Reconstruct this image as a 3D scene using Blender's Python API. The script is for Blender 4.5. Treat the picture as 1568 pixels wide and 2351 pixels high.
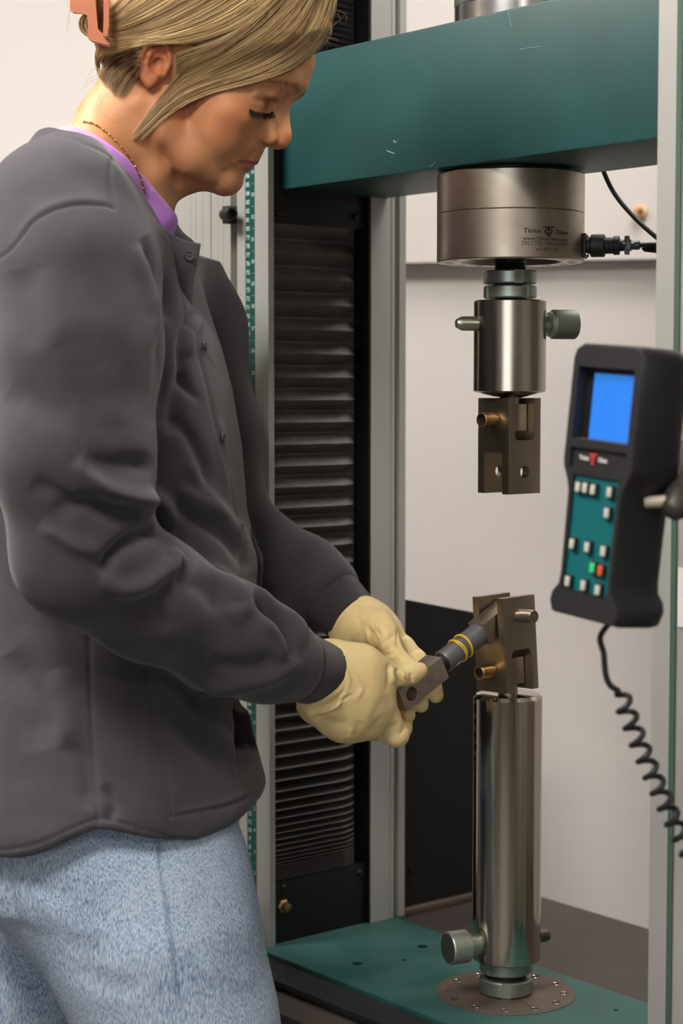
import bpy, bmesh, math, random
import numpy as np
from mathutils import Vector, Matrix, noise as mnoise

for _o in list(bpy.data.objects):
    bpy.data.objects.remove(_o)
scene = bpy.context.scene
COL = scene.collection
random.seed(7)
rng = np.random.default_rng(11)

# ------------------------------------------------------------------ camera
CZ = 1.22                       # camera height above the floor
FPX = 4250.0                    # focal length in pixels of the 1568x2351 frame
TILT = math.atan(285.5 / FPX)   # looks slightly down
cam_d = bpy.data.cameras.new('camera')
cam_d.sensor_fit = 'VERTICAL'
cam_d.sensor_height = 36.0
cam_d.lens = FPX / 2351.0 * 36.0
cam_d.clip_start = 0.05
cam_d.dof.use_dof = True
cam_d.dof.focus_distance = 1.86
cam_d.dof.aperture_fstop = 5.0
cam = bpy.data.objects.new('camera', cam_d)
cam.location = (0, 0, CZ)
cam.rotation_euler = (math.pi / 2 - TILT, 0, 0)
COL.objects.link(cam)
scene.camera = cam

# ------------------------------------------------------------------ colour management
vs = scene.view_settings
vs.view_transform = 'Standard'
vs.look = 'None'
vs.exposure = 0.0
vs.gamma = 1.0
vs.use_curve_mapping = False

# ------------------------------------------------------------------ world: dim warm room tone beyond the open front
world = bpy.data.worlds.new('world')
scene.world = world
world.use_nodes = True
world.node_tree.nodes['Background'].inputs[0].default_value = (0.62, 0.56, 0.50, 1)
world.node_tree.nodes['Background'].inputs[1].default_value = 0.05

LIGHT_PANELS = [   # x, y, emission strength of the ceiling light panels
    (-1.0, 1.70, 47.0), (0.6, 2.15, 19.0), (-0.60, 0.35, 43.0), (1.1, -1.0, 22.0),
]
CEIL_Z = 2.45
# ------------------------------------------------------------------ projection helpers (measuring the photograph)
CT, ST = math.cos(TILT), math.sin(TILT)
def W(px, py, Y):
    """world point at depth Y seen at pixel (px, py)"""
    k = (1175.5 - py) / FPX
    # v/d = k ; v = Y*ST + Z*CT ; d = Y*CT - Z*ST
    Z = Y * (k * CT - ST) / (CT + k * ST)
    d = Y * CT - Z * ST
    return Vector(((px - 784.0) / FPX * d, Y, Z + CZ))
def Wn(px, py, Y):
    return np.array(W(px, py, Y))
def PX(p):
    """pixel of world points (n,3)"""
    p = np.atleast_2d(np.asarray(p, float))
    Z = p[:, 2] - CZ
    d = p[:, 1] * CT - Z * ST
    v = p[:, 1] * ST + Z * CT
    return np.stack([784 + FPX * p[:, 0] / d, 1175.5 - FPX * v / d], 1)
# machine frame: a = along the crosshead towards its near end, b = away from the operator, z = up
AZ = math.radians(39.0)
AX = W(1163, 2000, 1.95)
AX = Vector((AX.x, AX.y, 0))
RV = Vector((math.sin(AZ), -math.cos(AZ), 0))
DV = Vector((math.cos(AZ), math.sin(AZ), 0))
def M(a, b, z):
    return AX + RV * a + DV * b + Vector((0, 0, z))
MM = Matrix(((RV.x, DV.x, 0, AX.x), (RV.y, DV.y, 0, AX.y), (0, 0, 1, 0), (0, 0, 0, 1)))
def zat(py, Y=1.95):
    return W(784, py, Y).z

# ------------------------------------------------------------------ materials
def lin(c):
    c = c / 255.0
    return c / 12.92 if c <= 0.04045 else ((c + 0.055) / 1.055) ** 2.4
def rgb(r, g, b):
    return (lin(r), lin(g), lin(b), 1.0)
MATS = {}
def mat(name, col, rough=0.5, metal=0.0, var=0.0, vscale=30.0, col2=None, bump=0.0, bscale=200.0,
        stretch=None, sss=0.0, spec=0.5, emit=None, estr=0.0, coat=0.0, rvar=0.0, sheen=0.0, aniso=0.0):
    """Principled material with a procedural noise colour variation and noise bump"""
    if name in MATS:
        return MATS[name]
    m = bpy.data.materials.new(name)
    m.use_nodes = True
    nt = m.node_tree
    n, l = nt.nodes, nt.links
    p = n['Principled BSDF']
    p.inputs['Base Color'].default_value = col
    p.inputs['Roughness'].default_value = rough
    p.inputs['Metallic'].default_value = metal
    p.inputs['Specular IOR Level'].default_value = spec
    p.inputs['Coat Weight'].default_value = coat
    p.inputs['Sheen Weight'].default_value = sheen
    p.inputs['Anisotropic'].default_value = aniso
    if sss > 0:
        p.inputs['Subsurface Weight'].default_value = sss
        p.inputs['Subsurface Radius'].default_value = (0.012, 0.005, 0.003)
        p.inputs['Subsurface Scale'].default_value = 1.0
    if emit:
        p.inputs['Emission Color'].default_value = emit
        p.inputs['Emission Strength'].default_value = estr
    tc = n.new('ShaderNodeTexCoord')
    mp = n.new('ShaderNodeMapping')
    l.new(tc.outputs['Object'], mp.inputs['Vector'])
    if stretch:
        mp.inputs['Scale'].default_value = stretch
    if var > 0 or col2:
        t = n.new('ShaderNodeTexNoise')
        t.inputs['Scale'].default_value = vscale
        t.inputs['Detail'].default_value = 6.0
        l.new(mp.outputs[0], t.inputs['Vector'])
        cr = n.new('ShaderNodeValToRGB')
        cr.color_ramp.elements[0].position = 0.32
        cr.color_ramp.elements[1].position = 0.68
        c2 = col2 or tuple(min(1, c * (1 + var)) for c in col[:3]) + (1,)
        c1 = col if col2 else tuple(c * (1 - var) for c in col[:3]) + (1,)
        cr.color_ramp.elements[0].color = c1
        cr.color_ramp.elements[1].color = c2
        l.new(t.outputs['Fac'], cr.inputs[0])
        l.new(cr.outputs[0], p.inputs['Base Color'])
        if rvar > 0:
            mr = n.new('ShaderNodeMapRange')
            mr.inputs['From Min'].default_value = 0.3
            mr.inputs['From Max'].default_value = 0.7
            mr.inputs['To Min'].default_value = max(0.02, rough - rvar)
            mr.inputs['To Max'].default_value = rough + rvar
            l.new(t.outputs['Fac'], mr.inputs['Value'])
            l.new(mr.outputs[0], p.inputs['Roughness'])
    if bump > 0:
        t2 = n.new('ShaderNodeTexNoise')
        t2.inputs['Scale'].default_value = bscale
        t2.inputs['Detail'].default_value = 4.0
        l.new(mp.outputs[0], t2.inputs['Vector'])
        b = n.new('ShaderNodeBump')
        b.inputs['Strength'].default_value = bump
        b.inputs['Distance'].default_value = 0.002
        l.new(t2.outputs['Fac'], b.inputs['Height'])
        l.new(b.outputs[0], p.inputs['Normal'])
    MATS[name] = m
    return m

# ------------------------------------------------------------------ objects
def link(o, parent=None):
    COL.objects.link(o)
    if parent is not None:
        o.parent = parent
        o.matrix_parent_inverse = Matrix.Identity(4)
    return o
def thing(name, label, cat, loc=(0, 0, 0), group=None, matrix=None):
    o = bpy.data.objects.new(name, None)
    o.empty_display_size = 0.05
    if matrix is not None:
        o.matrix_world = matrix
    else:
        o.location = loc
    COL.objects.link(o)
    o['label'] = label
    o['category'] = cat
    if group:
        o['group'] = group
    return o
def tag(o, label, cat, group=None, kind=None):
    o['label'] = label
    if cat:
        o['category'] = cat
    if group:
        o['group'] = group
    if kind:
        o['kind'] = kind
    return o
def smooth_mesh(me, angle=None):
    if angle is None:
        me.polygons.foreach_set('use_smooth', [True] * len(me.polygons))
        return
    me.polygons.foreach_set('use_smooth', [True] * len(me.polygons))
    me.set_sharp_from_angle(angle=math.radians(angle))
def bobj(name, bm, m, parent=None, smooth=35, xf=None):
    """bmesh -> one mesh object"""
    if xf is not None:
        bm.transform(xf)
    bmesh.ops.recalc_face_normals(bm, faces=bm.faces[:])
    me = bpy.data.meshes.new(name)
    bm.to_mesh(me)
    bm.free()
    if smooth is not None:
        smooth_mesh(me, smooth)
    for k in (m if isinstance(m, (list, tuple)) else [m]):
        me.materials.append(k)
    return link(bpy.data.objects.new(name, me), parent)
def nobj(name, verts, faces, m, parent=None, smooth=True):
    me = bpy.data.meshes.new(name)
    verts = np.asarray(verts, dtype=np.float32)
    faces = np.asarray(faces)
    if faces.dtype != object and faces.ndim == 2:
        nf, k = faces.shape
        me.vertices.add(len(verts))
        me.vertices.foreach_set('co', verts.ravel())
        me.loops.add(nf * k)
        me.loops.foreach_set('vertex_index', faces.astype(np.int32).ravel())
        me.polygons.add(nf)
        me.polygons.foreach_set('loop_start', np.arange(0, nf * k, k, dtype=np.int32))
        me.polygons.foreach_set('loop_total', np.full(nf, k, dtype=np.int32))
        me.update(calc_edges=True)
    else:
        me.from_pydata([tuple(v) for v in verts], [], [tuple(f) for f in faces])
    if smooth:
        me.polygons.foreach_set('use_smooth', np.ones(len(me.polygons), dtype=bool))
    me.materials.append(m)
    return link(bpy.data.objects.new(name, me), parent)
# shapes added into a bmesh --------------------------------------------------
def NB():
    return bmesh.new()
def add_box(bm, lo, hi, bevel=0.0, xf=None, seg=2):
    b2 = bmesh.new()
    lo, hi = Vector(lo), Vector(hi)
    c = (lo + hi) / 2
    s = hi - lo
    bmesh.ops.create_cube(b2, size=1.0, matrix=Matrix.Translation(c) @ Matrix.Diagonal((s.x, s.y, s.z, 1)))
    if bevel > 0:
        bmesh.ops.bevel(b2, geom=b2.edges[:], offset=bevel, segments=seg, affect='EDGES', profile=0.6)
    if xf is not None:
        b2.transform(xf)
    merge(bm, b2)
def merge(bm, b2):
    me = bpy.data.meshes.new('tmp')
    b2.to_mesh(me)
    b2.free()
    bm.from_mesh(me)
    bpy.data.meshes.remove(me)
def add_lathe(bm, prof, n=48, xf=None, close=True):
    """prof: list of (r, z) from bottom to top around z"""
    rings = []
    for r, z in prof:
        if r < 1e-6:
            rings.append([bm.verts.new((0, 0, z))])
        else:
            rings.append([bm.verts.new((r * math.cos(2 * math.pi * i / n), r * math.sin(2 * math.pi * i / n), z)) for i in range(n)])
    for A, B in zip(rings, rings[1:]):
        for i in range(n):
            j = (i + 1) % n
            if len(A) == 1 and len(B) == 1:
                continue
            if len(A) == 1:
                bm.faces.new((A[0], B[j], B[i]))
            elif len(B) == 1:
                bm.faces.new((A[i], A[j], B[0]))
            else:
                bm.faces.new((A[i], A[j], B[j], B[i]))
    if close:
        for R_, flip in ((rings[0], True), (rings[-1], False)):
            if len(R_) > 1:
                bm.faces.new(R_[::-1] if flip else R_)
    if xf is not None:
        vv = [v for R_ in rings for v in R_]
        bmesh.ops.transform(bm, matrix=xf, verts=vv)
def axis_xf(p, d, roll=0.0):
    """matrix moving the local z axis onto direction d with origin p"""
    q = Vector(d).normalized().to_track_quat('Z', 'Y')
    return Matrix.Translation(Vector(p)) @ q.to_matrix().to_4x4() @ Matrix.Rotation(roll, 4, 'Z')
def add_prism(bm, poly, z0, z1, xf=None):
    a = [bm.verts.new((x, y, z0)) for x, y in poly]
    b = [bm.verts.new((x, y, z1)) for x, y in poly]
    n = len(poly)
    bm.faces.new(a[::-1])
    bm.faces.new(b)
    for i in range(n):
        j = (i + 1) % n
        bm.faces.new((a[i], a[j], b[j], b[i]))
    if xf is not None:
        bmesh.ops.transform(bm, matrix=xf, verts=a + b)
def catmull(pts, n=8):
    P = [np.array(p, float) for p in pts]
    P = [2 * P[0] - P[1]] + P + [2 * P[-1] - P[-2]]
    out = []
    for i in range(1, len(P) - 2):
        p0, p1, p2, p3 = P[i - 1:i + 3]
        for k in range(n):
            t = k / n
            out.append(0.5 * ((2 * p1) + (-p0 + p2) * t + (2 * p0 - 5 * p1 + 4 * p2 - p3) * t * t + (-p0 + 3 * p1 - 3 * p2 + p3) * t ** 3))
    out.append(P[-2])
    return np.array(out)
def add_tube(bm, pts, r, n=10, cap=True):
    """tube along a polyline; r number or list"""
    pts = [Vector(p) for p in pts]
    k = len(pts)
    rs = r if isinstance(r, (list, tuple, np.ndarray)) else [r] * k
    prev = None
    rings = []
    for i, p in enumerate(pts):
        t = (pts[min(i + 1, k - 1)] - pts[max(i - 1, 0)]).normalized()
        if prev is None:
            u = t.orthogonal().normalized()
        else:
            u = (prev - t * prev.dot(t)).normalized()
        prev = u
        w = t.cross(u)
        rings.append([bm.verts.new(p + (u * math.cos(2 * math.pi * j / n) + w * math.sin(2 * math.pi * j / n)) * rs[i]) for j in range(n)])
    for A, B in zip(rings, rings[1:]):
        for i in range(n):
            j = (i + 1) % n
            bm.faces.new((A[i], A[j], B[j], B[i]))
    if cap:
        bm.faces.new(rings[0][::-1])
        bm.faces.new(rings[-1])
def boolean(bm, cutters, op='DIFFERENCE'):
    """apply exact booleans, returns a new bmesh"""
    def tmp(b):
        bmesh.ops.recalc_face_normals(b, faces=b.faces[:])
        me = bpy.data.meshes.new('tmp')
        b.to_mesh(me)
        b.free()
        o = bpy.data.objects.new('tmp', me)
        COL.objects.link(o)
        return o
    o = tmp(bm)
    cs = [tmp(c) for c in cutters]
    for c in cs:
        md = o.modifiers.new('b', 'BOOLEAN')
        md.operation = op
        md.object = c
        md.solver = 'EXACT'
    dg = bpy.context.evaluated_depsgraph_get()
    me = bpy.data.meshes.new_from_object(o.evaluated_get(dg))
    out = bmesh.new()
    out.from_mesh(me)
    bpy.data.meshes.remove(me)
    for x in [o] + cs:
        d = x.data
        bpy.data.objects.remove(x)
        bpy.data.meshes.remove(d)
    return out
def cyl(r, z0, z1, n=32, xf=None, ch=0.0):
    b = bmesh.new()
    if ch:
        add_lathe(b, [(r - ch, z0), (r, z0 + ch), (r, z1 - ch), (r - ch, z1)], n, xf)
    else:
        add_lathe(b, [(r, z0), (r, z1)], n, xf)
    return b
def boxbm(lo, hi, bevel=0.0, xf=None):
    b = bmesh.new()
    add_box(b, lo, hi, bevel, xf)
    return b
def rounded_slot(x0, x1, z0, z1, y0, y1, r, top=True, n=6):
    """prism in xz plane (extruded along y) with its upper (or lower) corners rounded"""
    pts = []
    if top:
        pts += [(x0, z0), (x1, z0)]
        pts += [(x1 - r + r * math.cos(t), z1 - r + r * math.sin(t)) for t in np.linspace(0, math.pi / 2, n)]
        pts += [(x0 + r + r * math.cos(t), z1 - r + r * math.sin(t)) for t in np.linspace(math.pi / 2, math.pi, n)]
    else:
        pts += [(x1, z1), (x0, z1)]
        pts += [(x0 + r + r * math.cos(t), z0 + r + r * math.sin(t)) for t in np.linspace(math.pi, 1.5 * math.pi, n)]
        pts += [(x1 - r + r * math.cos(t), z0 + r + r * math.sin(t)) for t in np.linspace(1.5 * math.pi, 2 * math.pi, n)]
    b = bmesh.new()
    v0 = [b.verts.new((x, y0, z)) for x, z in pts]
    v1 = [b.verts.new((x, y1, z)) for x, z in pts]
    b.faces.new(v0)
    b.faces.new(v1[::-1])
    for i in range(len(pts)):
        j = (i + 1) % len(pts)
        b.faces.new((v0[i], v1[i], v1[j], v0[j]))
    return b
def text_mesh(body, size, align='CENTER', extrude=0.0, bold=False):
    """font outline -> (verts (n,3), faces)"""
    cu = bpy.data.curves.new('t', 'FONT')
    cu.body = body
    cu.size = size
    cu.align_x = align
    cu.align_y = 'CENTER'
    cu.resolution_u = 3
    if bold:
        cu.offset = size * 0.018
    o = bpy.data.objects.new('t', cu)
    COL.objects.link(o)
    dg = bpy.context.evaluated_depsgraph_get()
    dg.update()
    me = bpy.data.meshes.new_from_object(o.evaluated_get(dg))
    v = np.zeros(len(me.vertices) * 3)
    me.vertices.foreach_get('co', v)
    f = [tuple(p.vertices) for p in me.polygons]
    bpy.data.objects.remove(o)
    bpy.data.curves.remove(cu)
    bpy.data.meshes.remove(me)
    return v.reshape(-1, 3), f
# ------------------------------------------------------------------ materials of the place
m_wall = mat('wall_paint', rgb(212, 206, 203), 0.85, var=0.025, vscale=3.0, bump=0.08, bscale=400)
m_wall2 = mat('wall_paint_panel', rgb(210, 204, 200), 0.8, var=0.03, vscale=2.0, bump=0.08, bscale=400)
m_floor = mat('floor_vinyl', rgb(92, 86, 80), 0.55, var=0.12, vscale=8)
m_ceil = mat('ceiling_tile', rgb(225, 222, 216), 0.9, var=0.03, vscale=60)
m_lamp = mat('lamp_diffuser', (1, 1, 1, 1), 0.5, emit=(1.0, 0.95, 0.89, 1), estr=8)
m_white = mat('white_plastic', rgb(225, 220, 212), 0.45)
m_teal = mat('teal_powder_coat', rgb(25, 69, 68), 0.48, var=0.10, vscale=14, bump=0.10, bscale=900, spec=0.45)
m_tealdeck = mat('teal_worn_deck', rgb(30, 74, 71), 0.52, col2=rgb(46, 90, 85), vscale=9, bump=0.05, bscale=300, rvar=0.12)
m_alu = mat('aluminium_profile', rgb(180, 179, 174), 0.42, metal=0.35, var=0.05, vscale=12, stretch=(1, 1, 0.05))
m_black = mat('black_enamel', rgb(11, 11, 11), 0.5, var=0.2, vscale=20, bump=0.05, bscale=500)
m_bellow = mat('black_bellows_cloth', rgb(92, 88, 87), 0.62, var=0.15, vscale=40, bump=0.15, bscale=900)
m_tab = mat('dark_table_laminate', rgb(62, 54, 50), 0.5, var=0.18, vscale=10, bump=0.05, bscale=250)
m_rub = mat('black_rubber', rgb(18, 18, 19), 0.55, var=0.2, vscale=30)
m_steel = mat('brushed_steel', rgb(182, 172, 160), 0.2, metal=1.0, var=0.10, vscale=26, stretch=(1, 1, 0.06), rvar=0.07, aniso=0.5)
m_chrome = mat('polished_steel', rgb(200, 190, 176), 0.11, metal=1.0, var=0.06, vscale=24, stretch=(1, 1, 0.04), rvar=0.03, aniso=0.3)
m_cell = mat('satin_steel', rgb(188, 178, 164), 0.38, metal=1.0, col2=rgb(164, 152, 136), vscale=16, rvar=0.06, bump=0.03, bscale=600)
m_clevis = mat('clevis_steel', rgb(178, 166, 148), 0.36, metal=1.0, col2=rgb(150, 138, 122), vscale=18, stretch=(1, 1, 0.3), bump=0.04, bscale=400)
m_zinc = mat('zinc_plated', rgb(160, 168, 158), 0.38, metal=0.9, var=0.12, vscale=60)
m_knurl = mat('knurled_steel', rgb(182, 188, 176), 0.45, metal=0.85, var=0.08, vscale=80)
m_brass = mat('brass_tinted_steel', rgb(170, 138, 96), 0.36, metal=1.0, var=0.15, vscale=50)
m_dark = mat('dark_hole', rgb(14, 13, 12), 0.6)
m_ink = mat('black_ink', rgb(22, 21, 20), 0.6)
m_brown = mat('bare_steel_flange', rgb(104, 88, 78), 0.55, metal=0.3, col2=rgb(82, 70, 62), vscale=22, bump=0.1, bscale=500)
m_silver = mat('silver_disc', rgb(190, 190, 188), 0.25, metal=1.0, var=0.06, vscale=30)
m_ruler = mat('green_rule_print', rgb(8, 76, 68), 0.45)
m_plast = mat('black_soft_plastic', rgb(33, 32, 34), 0.45, var=0.08, vscale=30, bump=0.08, bscale=900)

# ------------------------------------------------------------------ setting
def struct(name, bm, m, label, smooth=None, cat=None):
    o = bobj(name, bm, m, smooth=smooth)
    o['kind'] = 'structure'
    o['label'] = label
    return o
def wall_pt(x):          # back wall runs nearly across the view
    return 2.86 - 0.23 * x
x0, x1 = -2.6, 3.0
bm = NB()
add_prism(bm, [(x0, wall_pt(x0)), (x1, wall_pt(x1)), (x1, wall_pt(x1) + 0.12), (x0, wall_pt(x0) + 0.12)], 0, CEIL_Z)
struct('wall_back', bm, m_wall, 'pale painted wall behind the testing machine')
# proud upper part of the wall that ends in a ledge
zl = W(1200, 603, wall_pt(0.25)).z
bm = NB()
dx = Vector((1, -0.23, 0)).normalized()
nrm = Vector((-0.23, -1, 0)).normalized()
pa, pb = Vector((x0, wall_pt(x0), 0)), Vector((x1, wall_pt(x1), 0))
poly = [pa + nrm * 0.0005, pb + nrm * 0.0005, pb + nrm * 0.035, pa + nrm * 0.035]
for lo, hi in ((zl, CEIL_Z - 0.01),):
    add_prism(bm, [(p.x, p.y) for p in poly], lo, hi)
struct('trim_1', bm, m_wall2, 'proud upper wall panel whose lower edge makes a ledge')
bm = NB()
add_box(bm, (-2.7, -3.2, -0.05), (3.1, 3.6, 0))
struct('floor', bm, m_floor, 'grey vinyl floor of the laboratory')
bm = NB()
add_box(bm, (-2.7, -3.2, CEIL_Z), (3.1, 3.6, CEIL_Z + 0.05))
struct('ceiling', bm, m_ceil, 'white tiled ceiling with light panels')
bm = NB()
add_box(bm, (-2.7, -3.2, 0), (-2.6, 3.6, CEIL_Z))
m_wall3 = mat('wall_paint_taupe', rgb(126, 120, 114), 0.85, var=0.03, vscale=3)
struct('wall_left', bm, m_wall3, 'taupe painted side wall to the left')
bm = NB()
add_box(bm, (3.0, -3.2, 0), (3.1, 3.6, CEIL_Z))
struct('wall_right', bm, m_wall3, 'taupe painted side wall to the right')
# wall behind the camera with an added wide window, glowing for reflections and fill
WX0, WX1, WZ0, WZ1 = -2.3, 0.1, 0.7, 2.2
bm = NB()
add_box(bm, (-2.6, -3.2, 0), (WX0, -3.1, CEIL_Z)); add_box(bm, (WX1, -3.2, 0), (3.0, -3.1, CEIL_Z))
add_box(bm, (WX0, -3.2, 0), (WX1, -3.1, WZ0)); add_box(bm, (WX0, -3.2, WZ1), (WX1, -3.1, CEIL_Z))
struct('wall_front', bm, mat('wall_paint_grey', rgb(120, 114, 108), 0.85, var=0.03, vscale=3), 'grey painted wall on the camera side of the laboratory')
bm = NB()
for wx in (WX0, -1.52, -0.72, WX1 - 0.04):
    add_box(bm, (wx, -3.17, WZ0), (wx + 0.04, -3.12, WZ1))
for wz in (WZ0, WZ1 - 0.04):
    add_box(bm, (WX0 + 0.04, -3.168, wz), (WX1 - 0.04, -3.122, wz + 0.04))
wf = struct('added_window_1', bm, m_white, 'white frame of an added unseen window on the camera side wall')
m_pane = mat('fill_glow_pane', (0.8, 0.85, 0.9, 1), 0.2, emit=(0.93, 0.97, 1.0, 1), estr=2.7)
for xa, xb in ((WX0 + 0.04, -1.52), (-1.48, -0.72), (-0.68, WX1 - 0.04)):
    bm = NB(); add_box(bm, (xa, -3.150, WZ0 + 0.04), (xb, -3.146, WZ1 - 0.04))
    bobj('fill_pane', bm, m_pane, wf, smooth=None)
for i, (lx, ly, st) in enumerate(LIGHT_PANELS):
    t = thing('ceiling_light', ['square ceiling light panel above the operator', 'square ceiling light panel above the camera side',
                                'square ceiling light panel towards the left rear', 'square ceiling light panel towards the right rear'][i],
              'light', (lx, ly, CEIL_Z), group='ceiling light panels')
    bm = NB()
    for s in (-1, 1):
        add_box(bm, (s * 0.3 - 0.015, -0.315, -0.03), (s * 0.3 + 0.015, 0.315, 0))
        add_box(bm, (-0.285, s * 0.3 - 0.015, -0.03), (0.285, s * 0.3 + 0.015, 0))
    bobj('frame', bm, m_white, t, smooth=None)
    bm = NB()
    add_box(bm, (-0.285, -0.285, -0.024), (0.285, 0.285, -0.012))
    mm = m_lamp.copy()
    mm.node_tree.nodes['Principled BSDF'].inputs['Emission Strength'].default_value = st
    bobj('diffuser', bm, mm, t, smooth=None)
# rust coloured stain / cable grommet on the ledge, seen right of the load cell
p = W(1471, 487, wall_pt(0.42) - 0.045)
t = thing('wall_grommet', 'small orange brown grommet on the wall right of the load cell', 'grommet', p)
q = axis_xf((0, 0, 0), nrm)
bm = NB(); add_lathe(bm, [(0.0095, 0), (0.0105, 0.003), (0.008, 0.007), (0.0, 0.008)], 24, q @ Matrix.Translation((0, 0, -0.002)))
bobj('ring', bm, mat('orange_grommet', rgb(205, 142, 78), 0.6, col2=rgb(226, 200, 160), vscale=90), t)
bm = NB(); add_lathe(bm, [(0.0042, 0), (0.0042, 0.009), (0.0, 0.0095)], 16, q)
bobj('plug', bm, mat('grommet_plug', rgb(122, 70, 34), 0.6), t)
# ------------------------------------------------------------------ testing machine, built in its own frame (a, b, z)
Z_PLATE = 0.5719
Z_TAB = Z_PLATE - 0.014
Z_UND = 1.4448
def mthing(name, label, cat, base, group=None):
    t = thing(name, label, cat, group=group, matrix=MM @ Matrix.Translation(Vector(base)))
    t['_base'] = list(base)
    return t
def mp(name, bm, m, parent, smooth=35):
    b = parent
    while b.parent is not None:
        b = b.parent
    bm.transform(Matrix.Translation(-Vector(b['_base'])))
    o = bobj(name, bm, m, None, smooth)
    o.parent = parent
    return o

# ---- table
tb = mthing('work_table', 'dark laminate work table carrying the testing machine', 'table', (0, 0, 0))
bm = NB(); add_box(bm, (-0.62, -0.205, Z_TAB - 0.045), (0.85, 0.334, Z_TAB), 0.003)
mp('table_top', bm, m_tab, tb)
bm = NB()
add_box(bm, (-0.62, -0.162, Z_TAB), (0.85, -0.117, Z_TAB + 0.011), 0.005)
mp('front_edge_strip', bm, m_rub, tb)
for sx in (-0.58, 0.81):
    for sy in (-0.14, 0.30):
        bm = NB(); add_box(bm, (sx - 0.03, sy - 0.03, 0), (sx + 0.03, sy + 0.03, Z_TAB - 0.045), 0.003)
        mp('leg', bm, m_black, tb)

# ---- load frame
fr = mthing('testing_machine', 'teal and aluminium tensile testing machine with two columns', 'machine', (0, 0, Z_TAB))
# base plate with drilled holes
hole_px = [(820, 2212), (970, 2173), (927, 2204), (1414, 2319), (925, 2262)]
bm = NB(); add_box(bm, (-0.289, -0.115, Z_TAB), (0.45, 0.0925, Z_PLATE), 0.0015)
cut = []
def at_z(px, py, z):
    k = (1175.5 - py) / FPX
    Y = (z - CZ) / ((k * CT - ST) / (CT + k * ST))
    q = W(px, py, Y) - AX
    return q.dot(RV), q.dot(DV)
for (hx, hy), r in zip(hole_px, (0.0062, 0.0062, 0.003, 0.0026, 0.002)):
    a_, b_ = at_z(hx, hy, Z_PLATE)
    cut.append(cyl(r, Z_TAB + 0.004, Z_PLATE + 0.01, 20, Matrix.Translation((a_, b_, 0))))
bm = boolean(bm, cut)
mp('base_plate', bm, m_tealdeck, fr)
bm = NB(); add_box(bm, (-0.60, -0.10, Z_TAB), (-0.289, 0.107, Z_PLATE), 0.0015)
mp('base_plate_end', bm, m_tealdeck, fr)
# flange disc with twelve threaded holes
FR = 0.0745
bm = NB(); add_lathe(bm, [(FR, Z_PLATE - 0.002), (FR, Z_PLATE + 0.0006), (FR - 0.0008, Z_PLATE + 0.001), (0, Z_PLATE + 0.001)], 96)
bm = boolean(bm, [cyl(0.0036, Z_PLATE - 0.0012, Z_PLATE + 0.01, 16,
                      Matrix.Rotation(math.radians(15 + 30 * i), 4, 'Z') @ Matrix.Translation((0.0615, 0, 0))) for i in range(12)])
fl = mp('flange_disc', bm, m_brown, fr)
for i in range(12):
    bm = NB()
    add_lathe(bm, [(0.0037, Z_PLATE + 0.0009), (0.0042, Z_PLATE + 0.0013), (0.0047, Z_PLATE + 0.0009)], 16,
              Matrix.Rotation(math.radians(15 + 30 * i), 4, 'Z') @ Matrix.Translation((0.0615, 0, 0)), close=False)
    mp('hole_rim', bm, m_steel, fl)

# columns: one extruded aluminium profile each
def notch(x, w, d):
    return (x - w / 2, x + w / 2, d)
front = [(-0.3145, -0.333, 0.0012), (-0.349, -0.362, 0.014), (-0.4005, -0.4022, 0.004), (-0.3745, -0.3765, 0.0004),
         (-0.385, -0.387, 0.0003), (-0.416, -0.419, 0.0004), (-0.429, -0.433, 0.0005),
         (-0.4405, -0.443, 0.0004), (-0.4795, -0.4825, 0.004)]
front.sort(key=lambda e: -e[0])
BF, BB = -0.100, 0.107
poly = [(-0.289, BF)]
for (xa, xb, d) in front:
    poly += [(xa, BF), (xa, BF + d), (xb, BF + d), (xb, BF)]
poly += [(-0.505, BF), (-0.505, BB), (-0.2895, BB), (-0.2895, 0.0970), (-0.303, 0.0970), (-0.303, 0.0895), (-0.2895, 0.0895),
         (-0.2895, 0.0845), (-0.2905, 0.0845), (-0.2905, 0.0825), (-0.2895, 0.0825), (-0.2895, 0.0525), (-0.325, 0.0525), (-0.325, -0.092), (-0.289, -0.092)]
def column(sign):
    bm = NB()
    add_prism(bm, [(sign * x, y) for x, y in poly][::sign], Z_TAB, 2.12)
    return mp('column', bm, m_alu, fr, smooth=None)
colL = column(1)
colR = column(-1)
# green slot strip of the near column and printed rule of the far column
bm = NB(); add_box(bm, (-0.3328, BF + 0.0003, Z_PLATE + 0.022), (-0.3147, BF + 0.0012, 2.12))
rl = mp('measuring_rule', bm, m_ruler, colL, smooth=None)
bm = NB(); add_box(bm, (0.3105, BF - 0.0006, Z_TAB + 0.02), (0.3165, BF + 0.0006, 2.12))
mp('rule_edge', bm, mat('rule_edge_green', rgb(70, 92, 84), 0.5), colR, smooth=None)
bm = NB(); add_box(bm, (0.3190, BF - 0.0005, zat(1438, 1.64)), (0.345, BF - 0.0001, zat(1302, 1.64)))
mp('paper_label', bm, m_white, colR, smooth=None)
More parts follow.
